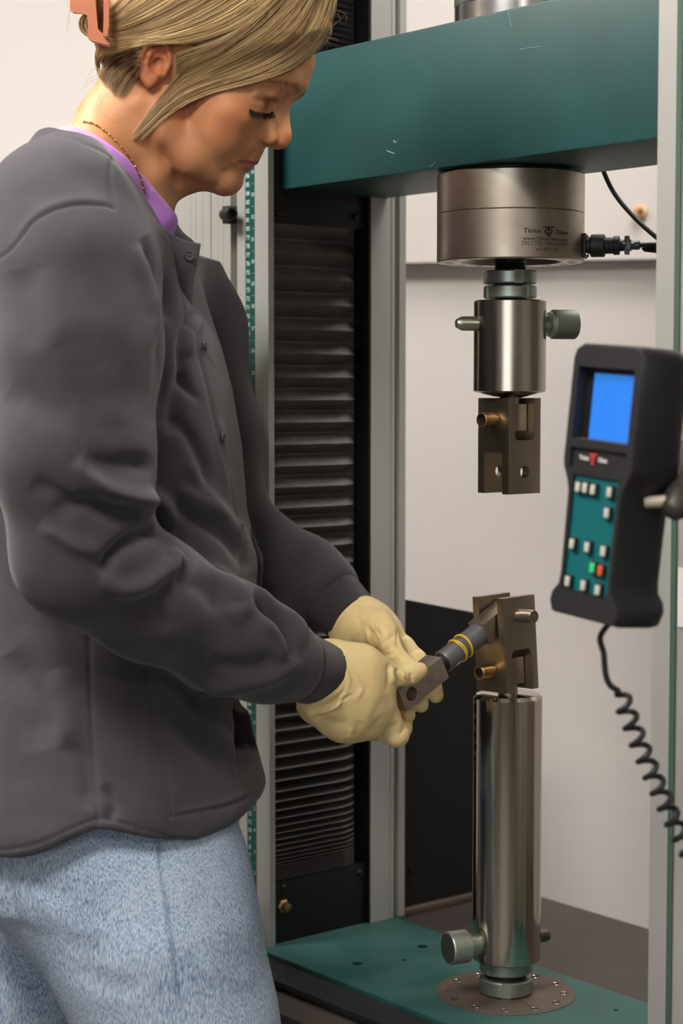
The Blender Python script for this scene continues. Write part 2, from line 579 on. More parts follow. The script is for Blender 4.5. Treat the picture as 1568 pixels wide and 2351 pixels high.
# numerals on the rule: centimetres in the left row, inches in the right row
V, F = [], []
def put_text(s, size, a, z):
    v, f = TXT(s, size)
    n = sum(len(x) for x in V)
    V.append(np.stack([a + v[:, 0], np.full(len(v), BF + 0.0001), z + v[:, 1]], 1))
    F.extend([tuple(i + n for i in q) for q in f])
_cache = {}
def TXT(s, size):
    if (s, size) not in _cache:
        _cache[(s, size)] = text_mesh(s, size, bold=True)
    return _cache[(s, size)]
zr0 = Z_PLATE + 0.03
k = 0
z = zr0
while z < 2.0:
    put_text(str(k % 100), 0.0072, -0.3282, z)
    z += 0.010
    k += 1
k, z = 0, zr0
while z < 2.0:
    put_text(str(k % 60), 0.0060, -0.3186, z)
    put_text('-', 0.0060, -0.3186, z + 0.0127)
    z += 0.0254
    k += 1
V = np.concatenate(V) - np.array([0, 0, Z_TAB])
o = nobj('rule_numerals', V, np.array(F, dtype=object), mat('rule_white_print', rgb(190, 214, 206), 0.5), colL, smooth=False)
# stop knob on the far column
pk, ak = None, None
zk = W(560, 488, 2.13).z
bm = NB()
add_lathe(bm, [(0.0062, 0), (0.0062, 0.008), (0.0080, 0.009), (0.0080, 0.019), (0.0068, 0.0202), (0.0046, 0.0202), (0.0046, 0.015), (0, 0.015)], 28,
          axis_xf((-0.358, BF - 0.0125, zk), (1.0, -0.12, 0)))
add_box(bm, (-0.362, BF - 0.012, zk - 0.010), (-0.350, BF + 0.002, zk + 0.010), 0.001)
mp('stop_knob', bm, m_rub, colL)
# dark ribbed foot by the far column
bm = NB()
c_ = W(598, 2120, 2.09)
qa = (c_ - AX)
aa = -0.318
add_lathe(bm, [(0.016, Z_TAB), (0.016, Z_TAB + 0.026), (0.0135, Z_TAB + 0.03)] +
          [(0.0135 - 0.0006 * (i % 2), Z_TAB + 0.032 + i * 0.002) for i in range(14)] + [(0.011, Z_TAB + 0.062), (0, Z_TAB + 0.063)], 32,
          Matrix.Translation((aa, BF - 0.019, 0)))
mp('levelling_foot', bm, mat('brown_grey_plastic', rgb(78, 66, 60), 0.6), fr)

# crosshead
bm = NB(); add_box(bm, (-0.300, -0.078, Z_UND), (0.300, 0.078, 1.5905), 0.003)
xh = mp('crosshead', bm, m_teal, fr)
# pale paint chips on the crosshead front
def chip(px, py, pts, w):
    global_pts = []
    for x, y in pts:
        lo, hi = 1.0, 3.0
        for _ in range(50):
            mid = (lo + hi) / 2
            if (W(x, y, mid) - AX).dot(DV) < -0.0784:
                lo = mid
            else:
                hi = mid
        q = W(x, y, lo) - AX
        global_pts.append((q.dot(RV), -0.0783, q.z))
    bm = NB()
    add_tube(bm, global_pts, w, 5)
    mp('paint_scratch', bm, mat('chipped_paint', rgb(110, 160, 160), 0.6), xh)
chip(0, 0, [(903, 323), (909, 328), (914, 322)], 0.0006)
chip(0, 0, [(888, 346), (896, 349), (906, 353)], 0.0005)
chip(0, 0, [(986, 384), (994, 378), (1000, 371)], 0.00035)
chip(0, 0, [(1166, 28), (1171, 44), (1173, 60)], 0.0003)
chip(0, 0, [(1192, 114), (1215, 110), (1240, 107)], 0.00025)
# discs on top of the crosshead
bm = NB()
add_lathe(bm, [(0.0585, 1.5905), (0.0595, 1.5915), (0.0595, 1.6115), (0.0585, 1.6125), (0, 1.6125)], 64)
mp('clamp_disc', bm, m_silver, fr)
bm = NB()
add_lathe(bm, [(0.0592, 1.6125), (0.0598, 1.6135), (0.0598, 1.640), (0.058, 1.642), (0, 1.642)], 64)
mp('clamp_ring', bm, m_zinc, fr)
# bellows: tall open pleats below the crosshead, tight pleats above it
def bellows(zlist, name, deep):
    """zlist: ridge heights from top to bottom; real accordion folds with rounded ends"""
    prof = []
    for za, zb in zip(zlist, zlist[1:]):
        h = za - zb
        prof += [(deep, za), (deep * 0.95, za - 0.04 * h), (0.0, za - 0.46 * h), (0.0, za - 0.54 * h), (deep * 0.28, za - 0.64 * h), (deep * 0.85, za - 0.93 * h)]
    prof.append((deep, zlist[-1]))
    nb = 14
    bs = [-0.0918 + (0.0490 + 0.0918) * i / (nb - 1) for i in range(nb)]
    vs_, fs = [], []
    for d, z in prof:
        for i, b in enumerate(bs):
            e = min(1.0, (nb - 1 - i) / 3.0) ** 0.5 if i > nb - 5 else 1.0
            vs_.append((-0.3170 + d * e, b, z - Z_TAB))
    n = len(prof)
    for r in range(n - 1):
        for i in range(nb - 1):
            p = r * nb + i
            fs.append((p, p + nb, p + nb + 1, p + 1))
    o = nobj(name, vs_, fs, m_bellow, fr, smooth=True)
    o.data.set_sharp_from_angle(angle=math.radians(50))
    return o
ys, y = [], 512.0
kx = [512, 574, 862, 1163, 1400, 1636, 1756, 1850, 1947, 1990, 2030]
kp = [63, 62, 53, 47, 41, 32, 28, 20, 12, 6.5, 5.5]
while y < 2026:
    ys.append(y)
    y += float(np.interp(y, kx, kp))
Yb = M(-0.293, -0.09, 0).y
bellows([W(620, v, Yb).z for v in ys], 'lower_bellows', 0.0235)
zt_, zz = [], 1.598
while zz < 2.1:
    zt_.append(zz)
    zz += 0.0068
bellows(zt_[::-1], 'upper_bellows', 0.018)
bm = NB(); add_box(bm, (-0.3245, 0.0492, Z_TAB), (-0.2900, 0.0523, 2.12)); add_box(bm, (-0.3248, -0.0918, Z_TAB), (-0.3180, 0.0492, 2.12))
mp('slot_liner', bm, m_black, fr, smooth=None)
bm = NB(); add_box(bm, (-0.3105, -0.0918, W(620, 512, Yb).z), (-0.296, 0.0488, Z_UND + 0.1), 0.001)
bk = mp('top_bracket', bm, m_black, fr)
zb_ = W(620, 2026, Yb).z
bm = NB(); add_box(bm, (-0.3105, -0.0918, Z_TAB), (-0.294, 0.0488, zb_), 0.001)
bk2 = mp('bottom_bracket', bm, m_black, fr)
def side_pt(px, py, a=-0.295):
    lo, hi = 1.0, 4.0
    for _ in range(50):
        mid = (lo + hi) / 2
        if (W(px, py, mid) - AX).dot(RV) > a:
            lo = mid
        else:
            hi = mid
    q = W(px, py, lo) - AX
    return (a, q.dot(DV), q.z)
for (bx, by), par, r, mt in (((640, 490), bk, 0.004, m_black), ((818, 498), bk, 0.004, m_black), ((650, 2038), bk2, 0.004, m_black),
                             ((825, 2003), bk2, 0.004, m_black), ((647, 2079), bk2, 0.0085, m_brass)):
    bm = NB()
    q = side_pt(bx, by)
    if mt is m_brass:
        add_lathe(bm, [(r, -0.002), (r, 0.004), (r * 0.7, 0.006)], 6, axis_xf(q, (1, 0, 0)))
        add_lathe(bm, [(r * 0.55, 0.004), (r * 0.55, 0.012), (r * 0.35, 0.013)], 16, axis_xf(q, (1, 0, 0)))
    else:
        add_lathe(bm, [(r, -0.001), (r, 0.002), (r * 0.6, 0.0035), (0, 0.0038)], 18, axis_xf(q, (1, 0, 0)))
    mp('bolt', bm, mt, par)

# ---- black panel behind the far column, standing on the table
t = mthing('black_panel', 'tall matte black side panel standing on the table behind the steel post', 'panel', (-0.328, 0.2, Z_TAB))
z1 = W(933, 1376, M(-0.328, 0.14, 0).y).z
z2 = W(1084, 1406, M(-0.328, 0.257, 0).y).z
b0, b1 = 0.112, 0.300
sl = (z2 - z1) / (0.257 - 0.14)
bm = NB()
add_prism(bm, [(b0, Z_TAB), (b1, Z_TAB), (b1, z1 + sl * (b1 - 0.14)), (b0, z1 + sl * (b0 - 0.14))], -0.346, -0.328,
          Matrix(((0, 0, 1, 0), (1, 0, 0, 0), (0, 1, 0, 0), (0, 0, 0, 1))))
mp('board', bm, mat('matte_black_panel', rgb(13, 12, 12), 0.6, var=0.15, vscale=12), t, smooth=None)
bm = NB(); add_box(bm, (-0.328, b0, Z_TAB), (-0.317, b1, Z_TAB + 0.009), 0.002)
mp('foot_rail', bm, mat('grey_rail', rgb(88, 76, 68), 0.5), t)
bm = NB(); add_lathe(bm, [(0.004, 0), (0.004, 0.0025), (0, 0.0035)], 16, axis_xf((-0.328, 0.150, Z_TAB + 0.055), (1, 0, 0)))
mp('screw', bm, m_black, t)

# ---- load cell under the crosshead
lc = mthing('load_cell', 'round satin steel load cell bolted under the teal crosshead', 'load cell', (0, 0, 1.3505))
RC = 0.0768
bm = NB(); add_lathe(bm, [(0.062, 1.440), (0.062, Z_UND)], 64)
mp('spacer', bm, m_black, lc)
bm = NB(); add_lathe(bm, [(RC - 0.0006, 1.4004), (RC, 1.401), (RC, 1.4398), (RC - 0.0012, 1.441), (0, 1.441)], 128)
mp('upper_body', bm, m_cell, lc)
bm = NB(); add_lathe(bm, [(0.052, 1.358), (0.054, 1.3508), (RC - 0.0012, 1.3505), (RC, 1.3515), (RC, 1.3995), (RC - 0.0008, 1.4002), (0, 1.4002)], 128)
cut = [cyl(0.0048, 1.345, 1.356, 20, Matrix.Rotation(math.radians(22.5 * i + 9), 4, 'Z') @ Matrix.Translation((0.0655, 0, 0))) for i in range(16)]
bm = boolean(bm, cut)
bod = mp('lower_body', bm, m_cell, lc)
# lettering wrapped on the cylinder
view_ang = math.atan2(-AX.y, -AX.x)
def wrapped(V2, F2, th_mid, zc, name, par, r=RC + 0.00012):
    """flat text (x right, y up) wrapped on the vertical cylinder, th_mid = degrees right of the line of sight"""
    base = view_ang + math.radians(th_mid)
    th = base + V2[:, 0] / r
    X = AX.x + r * np.cos(th)
    Yw = AX.y + r * np.sin(th)
    v = np.stack([X, Yw, zc + V2[:, 1]], 1)
    inv = np.array((MM @ Matrix.Translation(Vector(par.parent['_base']))).inverted())
    v = (inv @ np.concatenate([v, np.ones((len(v), 1))], 1).T).T[:, :3]
    return nobj(name, v, np.array(F2, dtype=object), m_ink, par, smooth=False)
def fit(s, width, size, bold=True, height=None):
    v, f = text_mesh(s, size, bold=bold)
    w = v[:, 0].max() - v[:, 0].min()
    v = v.copy()
    v[:, 0] = (v[:, 0] - (v[:, 0].max() + v[:, 0].min()) / 2) * width / w
    if height:
        hh = v[:, 1].max() - v[:, 1].min()
        v[:, 1] = (v[:, 1] - (v[:, 1].max() + v[:, 1].min()) / 2) * height / hh
    return v, f
def angpx(px):
    return math.degrees(math.asin((px - 1170) / 167.0))
def label_line(s, xa, xb, y, hpx, bold=True):
    a0, a1 = angpx(xa), angpx(xb)
    wid = math.radians(a1 - a0) * RC
    v, f = fit(s, wid, 0.006, bold, hpx * 0.000452)
    wrapped(v, f, (a0 + a1) / 2, zat(y, 1.885), 'lettering', bod)
label_line('Tinius', 1198, 1237, 531, 10.5)
label_line('Olsen', 1268, 1296, 533, 10)
label_line('www.TiniusOlsen.com', 1197, 1295, 549, 7.5)
label_line('DSCCTOL-100kN-08-9010', 1195, 1298, 560, 9, False)
label_line('s/n AP71315', 1227, 1274, 573, 9, False)
# round emblem between the two words: a T bar over a ring with a small core
bm = NB()
def flat_ring(bm, r0, r1, n=32, sx=1.0):
    A = [bm.verts.new((sx * r0 * math.cos(2 * math.pi * i / n), r0 * math.sin(2 * math.pi * i / n), 0)) for i in range(n)]
    B = [bm.verts.new((sx * r1 * math.cos(2 * math.pi * i / n), r1 * math.sin(2 * math.pi * i / n), 0)) for i in range(n)]
    for i in range(n):
        j = (i + 1) % n
        bm.faces.new((A[i], A[j], B[j], B[i]))
def flat_rect(bm, x0, y0, x1, y1):
    n = max(1, int((x1 - x0) / 0.0006))
    lo_ = [bm.verts.new((x0 + (x1 - x0) * i / n, y0, 0)) for i in range(n + 1)]
    hi_ = [bm.verts.new((x0 + (x1 - x0) * i / n, y1, 0)) for i in range(n + 1)]
    for i in range(n):
        bm.faces.new((lo_[i], lo_[i + 1], hi_[i + 1], hi_[i]))
u = 0.001
flat_ring(bm, 1.9 * u, 3.2 * u, sx=1.5)
flat_rect(bm, -6.3 * u, 3.4 * u, 6.3 * u, 4.8 * u)
flat_rect(bm, -6.3 * u, 2.6 * u, -5.4 * u, 3.6 * u)
flat_rect(bm, 5.4 * u, 2.6 * u, 6.3 * u, 3.6 * u)
flat_rect(bm, -1.0 * u, -4.4 * u, 1.0 * u, 3.6 * u)
flat_rect(bm, -2.6 * u, -4.8 * u, 2.6 * u, -4.0 * u)
V2 = np.array([v.co[:] for v in bm.verts])
bm.verts.index_update()
F2 = [tuple(v.index for v in f.verts) for f in bm.faces]
bm.free()
V2[:, :2] *= 1.05
wrapped(V2, F2, angpx(1253), zat(532, 1.885), 'emblem', bod)
# connector with clamp and cable
cd = Vector((math.cos(math.radians(6)), -math.sin(math.radians(12)), 0))      # direction in world, to the right
cd_m = Vector((cd.dot(RV), cd.dot(DV), 0)).normalized()
zc = zat(564, 1.93)
cp = cd_m * (RC - 0.004)
cp.z = zc
con = mp('connector', (lambda b: (add_lathe(b, [(0.0085, 0.0), (0.0085, 0.010), (0.0105, 0.0105), (0.0118, 0.0115), (0.0118, 0.0245), (0.0105, 0.0255), (0.0085, 0.026), (0.0085, 0.034), (0.0098, 0.0345), (0.0098, 0.040), (0.0062, 0.041), (0.0052, 0.050), (0.0, 0.050)], 28, axis_xf(cp, cd_m)), b)[1])(NB()), m_rub, lc)
bm = NB()
add_box(bm, (-0.0125, -0.0125, 0.0035), (0.0125, 0.0125, 0.0065), 0.0012, axis_xf(cp, cd_m))
mp('socket_flange', bm, m_rub, con)
for sx in (-1, 1):
    for sy in (-1, 1):
        bm = NB(); add_lathe(bm, [(0.0018, 0.006), (0.0018, 0.0082), (0, 0.0086)], 10, axis_xf(cp, cd_m) @ Matrix.Translation((sx * 0.0095, sy * 0.0095, 0)))
        mp('screw', bm, m_zinc, con)
bm = NB()
cxf = axis_xf(cp, cd_m)
add_box(bm, (-0.0095, -0.0055, 0.047), (0.0095, 0.0055, 0.0525), 0.001, cxf)
add_box(bm, (-0.0055, -0.0095, 0.0455), (0.0055, 0.0095, 0.0505), 0.001, cxf)
for s in (-1, 1):
    add_lathe(bm, [(0.0022, 0.044), (0.0022, 0.0555)], 10, cxf @ Matrix.Translation((s * 0.0072, 0, 0)))
add_lathe(bm, [(0.0048, 0.0525), (0.0048, 0.0600), (0.0036, 0.0615)], 14, cxf)
mp('cable_clamp', bm, mat('dark_nickel', rgb(92, 92, 88), 0.4, metal=0.8), con)
bm = NB()
w0 = MM @ (cp + cd_m * 0.060)
pts = [w0, w0 + cd * 0.02, W(1478, 571, 1.93), W(1520, 578, 1.92), W(1600, 600, 1.92), W(1680, 640, 1.95)]
add_tube(bm, [Vector(q) for q in catmull(pts, 6)], 0.0026, 10)
o = bobj('signal_cable', bm, m_rub)
tag(o, 'thin black cable leaving the load cell connector to the right', 'cable')
# loose cable from behind the crosshead down to the right
bm = NB()
pts = [W(1362, 330, 2.02), W(1385, 392, 2.02), W(1408, 440, 2.02), W(1445, 487, 2.01), W(1505, 543, 1.99), W(1600, 610, 1.98), W(1700, 640, 1.98)]
add_tube(bm, [Vector(q) for q in catmull(pts, 6)], 0.0026, 10)
o = bobj('loop_cable', bm, m_rub)
tag(o, 'black cable curving down from behind the crosshead towards the right column', 'cable')

# ---- upper coupling
uc = mthing('upper_coupling', 'brushed steel coupling cylinder hanging below the load cell', 'coupling', (0, 0, 1.2154))
bm = NB(); add_lathe(bm, [(0.0165, 1.30)] + [(0.0165 - 0.0008 * (i % 2), 1.303 + 0.0015 * i) for i in range(33)] + [(0.0165, 1.354)], 32)
mp('threaded_stud', bm, mat('dark_thread', rgb(44, 42, 40), 0.45, metal=0.7), uc)
def lock_nut(z0, z1, r, rot, par, name='lock_nut', m=None):
    b = NB()
    add_lathe(b, [(r * 0.66, z0), (r - 0.0015, z0), (r, z0 + 0.0015), (r, z1 - 0.0015), (r - 0.0015, z1), (r * 0.66, z1)], 64)
    cs = [boxbm((r - 0.0022, -0.0045, z0 - 0.01), (r + 0.01, 0.0045, z1 + 0.01), 0, Matrix.Rotation(rot + i * math.pi / 2, 4, 'Z')) for i in range(4)]
    b = boolean(b, cs)
    return mp(name, b, m or m_zinc, par)
RN = 0.0278
va = math.atan2(-AX.dot(DV) , -AX.dot(RV))
lock_nut(1.3279, 1.3419, RN, va + 0.33, uc)
lock_nut(1.3130, 1.3262, RN, va + 0.62, uc)
RCP = 0.0379
bm = NB(); add_lathe(bm, [(0.010, 1.2092), (0.012, 1.2094), (RCP - 0.0015, 1.2154), (RCP, 1.2165), (RCP, 1.3098), (RCP - 0.0012, 1.311), (0.018, 1.311)], 96)
mp('barrel', bm, m_steel, uc)
def wdir(x, y):
    v = Vector((x, y, 0)).normalized()
    return Vector((v.dot(RV), v.dot(DV), 0))
pd = wdir(-0.955, -0.297)
zp = zat(743, 1.94)
bm = NB(); add_lathe(bm, [(0.0076, -0.05), (0.0076, 0.0540), (0.0044, 0.0600), (0, 0.0602)], 32, axis_xf((0, 0, zp), pd))
mp('pin', bm, mat('pale_zinc_pin', rgb(168, 170, 150), 0.3, metal=0.95), uc)
def knurl(bm, r, z0, z1, n, xf):
    """cylinder with real crossed knurling"""
    rows = max(4, int((z1 - z0) / 0.0011))
    prof = []
    ring = []
    for k in range(rows + 1):
        z = z0 + (z1 - z0) * k / rows
        R_ = []
        for i in range(n):
            d = 0.00032 * (1 if (i + k) % 2 else -1)
            if k in (0, rows):
                d = -0.0008
            R_.append(bm.verts.new(((r + d) * math.cos(2 * math.pi * i / n), (r + d) * math.sin(2 * math.pi * i / n), z)))
        ring.append(R_)
    for A, B in zip(ring, ring[1:]):
        for i in range(n):
            j = (i + 1) % n
            bm.faces.new((A[i], A[j], B[j], B[i]))
    bm.faces.new(ring[0][::-1])
    bm.faces.new(ring[-1])
    bmesh.ops.transform(bm, matrix=xf, verts=[v for R_ in ring for v in R_])
bm = NB()
knurl(bm, 0.0152, 0.0475, 0.0745, 100, axis_xf((0, 0, zp), -pd))
kn = mp('knurled_knob', bm, mat('dull_knurl', rgb(112, 120, 108), 0.55, metal=0.6, var=0.1, vscale=80), uc)
bm = NB(); add_lathe(bm, [(0.0095, 0.03), (0.0095, 0.0425), (0.0130, 0.044), (0.0138, 0.0477)], 32, axis_xf((0, 0, zp), -pd))
mp('knob_neck', bm, m_zinc, kn)

# ---- clevis grips
def clevis(name, label, zc, up, tilt=None):
    """square fork block: slot along b at one end (plates facing +-a), slot along a at the other end. up=+1: specimen slot at the top"""
    w, H = 0.0232, 0.0500
    t = thing(name, label, 'clevis', matrix=MM @ Matrix.Translation((0, 0, zc)) @ (tilt or Matrix.Identity(4)))
    t['_base'] = [0, 0, 0]
    bm = boxbm((-w, -w, -H), (w, w, H), 0.0004)
    # specimen slot, runs along b
    c1 = rounded_slot(-0.0140, 0.0140, -H - 0.01, -0.0060, -0.05, 0.05, 0.004, True)
    # connector slot, runs along a
    c2 = rounded_slot(-0.0140, 0.0140, 0.006, H + 0.01, -0.05, 0.05, 0.005, False)
    c2.transform(Matrix.Rotation(math.pi / 2, 4, 'Z'))
    # pin hole through the plates
    c3 = cyl(0.0063, -0.05, 0.05, 28, axis_xf((0, 0, -0.0300 if up > 0 else -0.0272), (1, 0, 0)))
    if up > 0:
        c3.free()
        c3 = cyl(0.0073, -0.05, 0.05, 28, axis_xf((0, 0, -0.0300), (1, 0, 0)))
    c4 = cyl(0.0068, -0.05, 0.05, 28, axis_xf((0, 0, 0.0275), (0, 1, 0)))
    if up > 0:
        for c in (c1, c2, c3, c4):
            c.transform(Matrix.Diagonal((1, 1, -1, 1)))
    bm = boolean(bm, [c1, c2, c3, c4])
    mp('fork_block', bm, m_clevis, t)
    s = -1 if up > 0 else 1
    # tongue of the machine side inside the connector slot
    bm = NB()
    add_box(bm, (-0.0128, -0.0134, min(s * 0.0155, s * 0.0440)), (0.0128, 0.0134, max(s * 0.0155, s * 0.0440)), 0.001)
    add_lathe(bm, [(0.0105, min(s * 0.043, s * 0.056)), (0.0105, max(s * 0.043, s * 0.056))], 24)
    mp('tongue', bm, m_clevis, t)
    # hollow cross pin through the connector slot
    zz = s * 0.0275
    bm = NB()
    add_lathe(bm, [(0.0056, -0.0350), (0.0056, -0.0405), (0.0070, -0.0407), (0.0077, -0.0398), (0.0077, -0.0265), (0.0066, -0.0260), (0.0066, 0.030), (0, 0.031)], 28,
              axis_xf((0, 0, zz), (0, 1, 0)), close=False)
    pn = mp('cross_pin', bm, m_brass, t)
    bm = NB(); add_lathe(bm, [(0.0060, -0.0375), (0.0060, -0.036), (0, -0.036)], 24, axis_xf((0, 0, zz), (0, 1, 0)))
    mp('socket', bm, m_dark, pn)
    return t
upc = clevis('upper_clevis', 'empty steel fork clevis hanging from the upper coupling', (1.2099 + 1.1085) / 2, -1)
# lower clevis leans a little towards the operator
tl = Matrix.Rotation(math.radians(-3.2), 4, Vector((-AX.x, -AX.y, 0)).normalized())
tl = Matrix.Rotation(math.radians(3.0), 4, Vector((AX.dot(RV), AX.dot(DV), 0)).normalized() * -1)
LCZ = 0.9505
tl = Matrix.Translation((-0.0016, -0.0020, 0)) @ tl
lwc = clevis('lower_clevis', 'steel fork clevis on top of the tall lower post holding the specimen', LCZ, 1, tl)
bm = NB(); add_lathe(bm, [(0.0071, -0.030), (0.0071, 0.0435), (0.0065, 0.0445), (0, 0.0448)], 28, axis_xf((0, 0, 0.0300), (1, 0, 0)))
mp('clevis_pin', bm, m_clevis, lwc)

# ---- lower post
lp = mthing('lower_post', 'tall polished steel post standing on the teal base plate', 'post', (0, 0, Z_PLATE + 0.001))
RP = 0.0368
ztop, zbot = 0.8962, 0.6100
bm = NB(); add_lathe(bm, [(0.018, zbot), (RP - 0.001, zbot), (RP, zbot + 0.001), (RP, ztop - 0.0042), (RP - 0.0035, ztop - 0.0005), (RP - 0.006, ztop), (0, ztop)], 128)
mp('barrel', bm, m_chrome, lp)
bm = NB(); add_lathe(bm, [(0.022, Z_PLATE + 0.001), (0.022, zbot + 0.002)], 48)
mp('threaded_stud', bm, mat('dark_thread', rgb(44, 42, 40), 0.45, metal=0.7), lp)
lock_nut(0.5955, 0.6085, 0.0283, va + 0.95, lp)
lock_nut(0.5735, 0.5900, 0.0290, va + 0.02, lp)
pd2 = wdir(-0.915, -0.403)
zk2 = zat(2172, 1.93)
bm = NB()
knurl(bm, 0.0172, 0.0475, 0.0700, 110, axis_xf((0, 0, zk2), pd2))
kn = mp('knurled_knob', bm, m_knurl, lp)
bm = NB(); add_lathe(bm, [(0.0120, 0.030), (0.0120, 0.042), (0.0135, 0.0425), (0.0135, 0.0478)], 32, axis_xf((0, 0, zk2), pd2))
mp('knob_neck', bm, m_zinc, kn)
bm = NB(); add_lathe(bm, [(0.0155, 0.0698), (0.0155, 0.0706), (0, 0.0706)], 48, axis_xf((0, 0, zk2), pd2))
mp('knob_cap', bm, mat('dark_knob_face', rgb(84, 80, 78), 0.45, metal=0.6), kn)
bm = NB(); add_lathe(bm, [(0.0072, 0.03), (0.0072, 0.0475), (0.0062, 0.0510), (0.0035, 0.0530), (0, 0.0535)], 28, axis_xf((0, 0, zk2), -pd2))
mp('pin_end', bm, mat('dull_pin', rgb(104, 102, 92), 0.4, metal=0.8), lp)

# ---- test specimen: hose between two steel lugs, pinned in the lower clevis, held by the operator
P1 = (MM @ Matrix.Translation((0, 0, LCZ)) @ tl) @ Vector((0, 0, 0.0300))
SP_END = W(907, 1606, P1.y - 0.098)                     # middle of the free lug end
sdir = (SP_END - P1).normalized()
SP_LEN = (SP_END - P1).length
side = sdir.cross(Vector((0, 0, 1))).normalized()        # points to the camera's right / near side
if side.y > 0:
    side = -side
upv = side.cross(sdir).normalized()
if upv.z < 0:
    upv = -upv
SM = Matrix((( sdir.x, side.x, upv.x, P1.x), (sdir.y, side.y, upv.y, P1.y), (sdir.z, side.z, upv.z, P1.z), (0, 0, 0, 1)))
sp = thing('test_specimen', 'short grey rod specimen with square drilled steel end blocks held in gloved hands', 'specimen', matrix=SM)
sp['_base'] = [0, 0, 0]
LB = 0.0115     # half width of the lug across the pin
LT = 0.0124     # half height
def lug(x0, x1, hx):
    b = boxbm((x0, -LB, -LT), (x1, LB, LT), 0.0009)
    return boolean(b, [cyl(0.0073, -0.05, 0.05, 28, axis_xf((hx, 0, 0), (0, 1, 0)))])
mp('clevis_end_block', lug(-0.013, 0.041, 0.0), m_clevis, sp)
mp('free_end_block', lug(SP_LEN - 0.065, SP_LEN, SP_LEN - 0.0135), mat('specimen_block', rgb(176, 164, 152), 0.45, metal=0.95, var=0.12, vscale=120, bump=0.12, bscale=700), sp)
bm = NB(); add_lathe(bm, [(0.0110, 0.040), (0.0122, 0.0405), (0.0122, SP_LEN - 0.074), (0.0112, SP_LEN - 0.0725)], 40, axis_xf((0, 0, 0), (1, 0, 0)))
mp('rod', bm, mat('grey_rod', rgb(112, 110, 114), 0.38, metal=0.5, var=0.12, vscale=60), sp)
bm = NB(); add_lathe(bm, [(0.0112, SP_LEN - 0.075), (0.0100, SP_LEN - 0.073), (0.0100, SP_LEN - 0.0645)], 32, axis_xf((0, 0, 0), (1, 0, 0)))
mp('rod_neck', bm, m_rub, sp)
m_band = mat('yellow_rubber_band', rgb(222, 178, 40), 0.4)
for x, r in ((0.0655, 0.0013), (0.0745, 0.0010), (0.0762, 0.0008)):
    bm = NB()
    pts = []
    for i in range(41):
        a = 2 * math.pi * i / 40
        pts.append((x + 0.0006 * math.sin(2 * a + x * 900), 0.0127 * math.cos(a), 0.0127 * math.sin(a)))
    add_tube(bm, pts, r, 8, cap=False)
    mp('rubber_band', bm, m_band, sp)
# ------------------------------------------------------------------ hand-held controller hung in front of the near column
YH = 1.42
hc = W(1367, 1100, YH)                         # middle of the front face
az = math.radians(31)
hx = Vector((math.sin(az), -math.cos(az), 0))  # width direction, towards the near right
hy = Vector((math.cos(az), math.sin(az), 0))   # into the body
hz = Vector((0, 0, 1))
roll = Matrix.Rotation(math.radians(5.2), 4, Vector((hc.x, hc.y, hc.z - CZ)).normalized())
HMX = Matrix.Translation(hc) @ roll @ Matrix(((hx.x, hy.x, hz.x, 0), (hx.y, hy.y, hz.y, 0), (hx.z, hy.z, hz.z, 0), (0, 0, 0, 1)))
hs = thing('control_handset', 'black hand-held machine controller with glowing blue screen and teal keypad', 'controller', matrix=HMX)
hs['_base'] = [0, 0, 0]
def hmx_px(px, py, yl=0.0):
    """local (x, z) on the handset plane y=yl of a pixel"""
    inv = HMX.inverted()
    lo, hi = 1.0, 2.2
    for _ in range(50):
        mid = (lo + hi) / 2
        if (inv @ W(px, py, mid)).y < yl:
            lo = mid
        else:
            hi = mid
    q = inv @ W(px, py, lo)
    return q.x, q.z
# outline of the body seen from the front, right half mirrored to the left
hw = 0.0395
out = [(0.0430, 0.094), (0.0435, 0.012), (0.0425, 0.007), (0.036, -0.004), (0.0335, -0.012), (0.0325, -0.078), (0.034, -0.087), (0.0415, -0.094), (0.0435, -0.101), (0.040, -0.109)]
tl_ = [(0.034, 0.1035), (0.040, 0.1005)]
half = tl_[::1] + out
def body_poly(s):
    pts = [(x * s, z) for x, z in half]
    return pts + [(-x, z) for x, z in pts[::-1]]
bm = NB()
yl = [(0.000, 0.955), (0.004, 1.0), (0.034, 1.0), (0.044, 0.965), (0.048, 0.90)]
rings = []
for y, s in yl:
    rings.append([bm.verts.new((x, y, z * (1 - (1 - s) * 0.4))) for x, z in body_poly(s)])
for A, B in zip(rings, rings[1:]):
    for i in range(len(A)):
        j = (i + 1) % len(A)
        bm.faces.new((A[i], A[j], B[j], B[i]))
bm.faces.new(rings[0][::-1])
bm.faces.new(rings[-1])
# recesses: screen well, label strip, keypad field
sx0, sx1, sz0, sz1 = -0.0345, 0.0335, 0.0295, 0.0855
bm = boolean(bm, [boxbm((sx0, -0.02, sz0), (sx1, 0.011, sz1)), boxbm((-0.0340, -0.02, 0.007), (0.0335, 0.0025, 0.0225), 0.0), boxbm((-0.0275, -0.02, -0.088), (0.0275, 0.0030, 0.0015))])
mp('body', bm, m_plast, hs, smooth=40)
bm = NB(); add_box(bm, (-0.0255, 0.0095, 0.0300), (0.0325, 0.0112, 0.0810))
mp('screen', bm, mat('blue_screen', rgb(20, 60, 150), 0.2, emit=rgb(52, 132, 214), estr=0.85), hs, smooth=None)
bm = NB(); add_box(bm, (-0.0340, 0.0030, 0.0245), (0.0335, 0.0105, 0.0297), 0.001)
mp('screen_sill', bm, mat('grey_sill', rgb(96, 90, 88), 0.5), hs)
bm = NB(); add_box(bm, (-0.0275, 0.0022, -0.088), (0.0275, 0.0032, 0.0015))
mp('keypad', bm, mat('teal_keypad', rgb(0, 88, 92), 0.45), hs, smooth=None)
m_key = mat('pale_key', rgb(176, 176, 166), 0.5)
m_keyg = mat('green_key', rgb(60, 190, 120), 0.45)
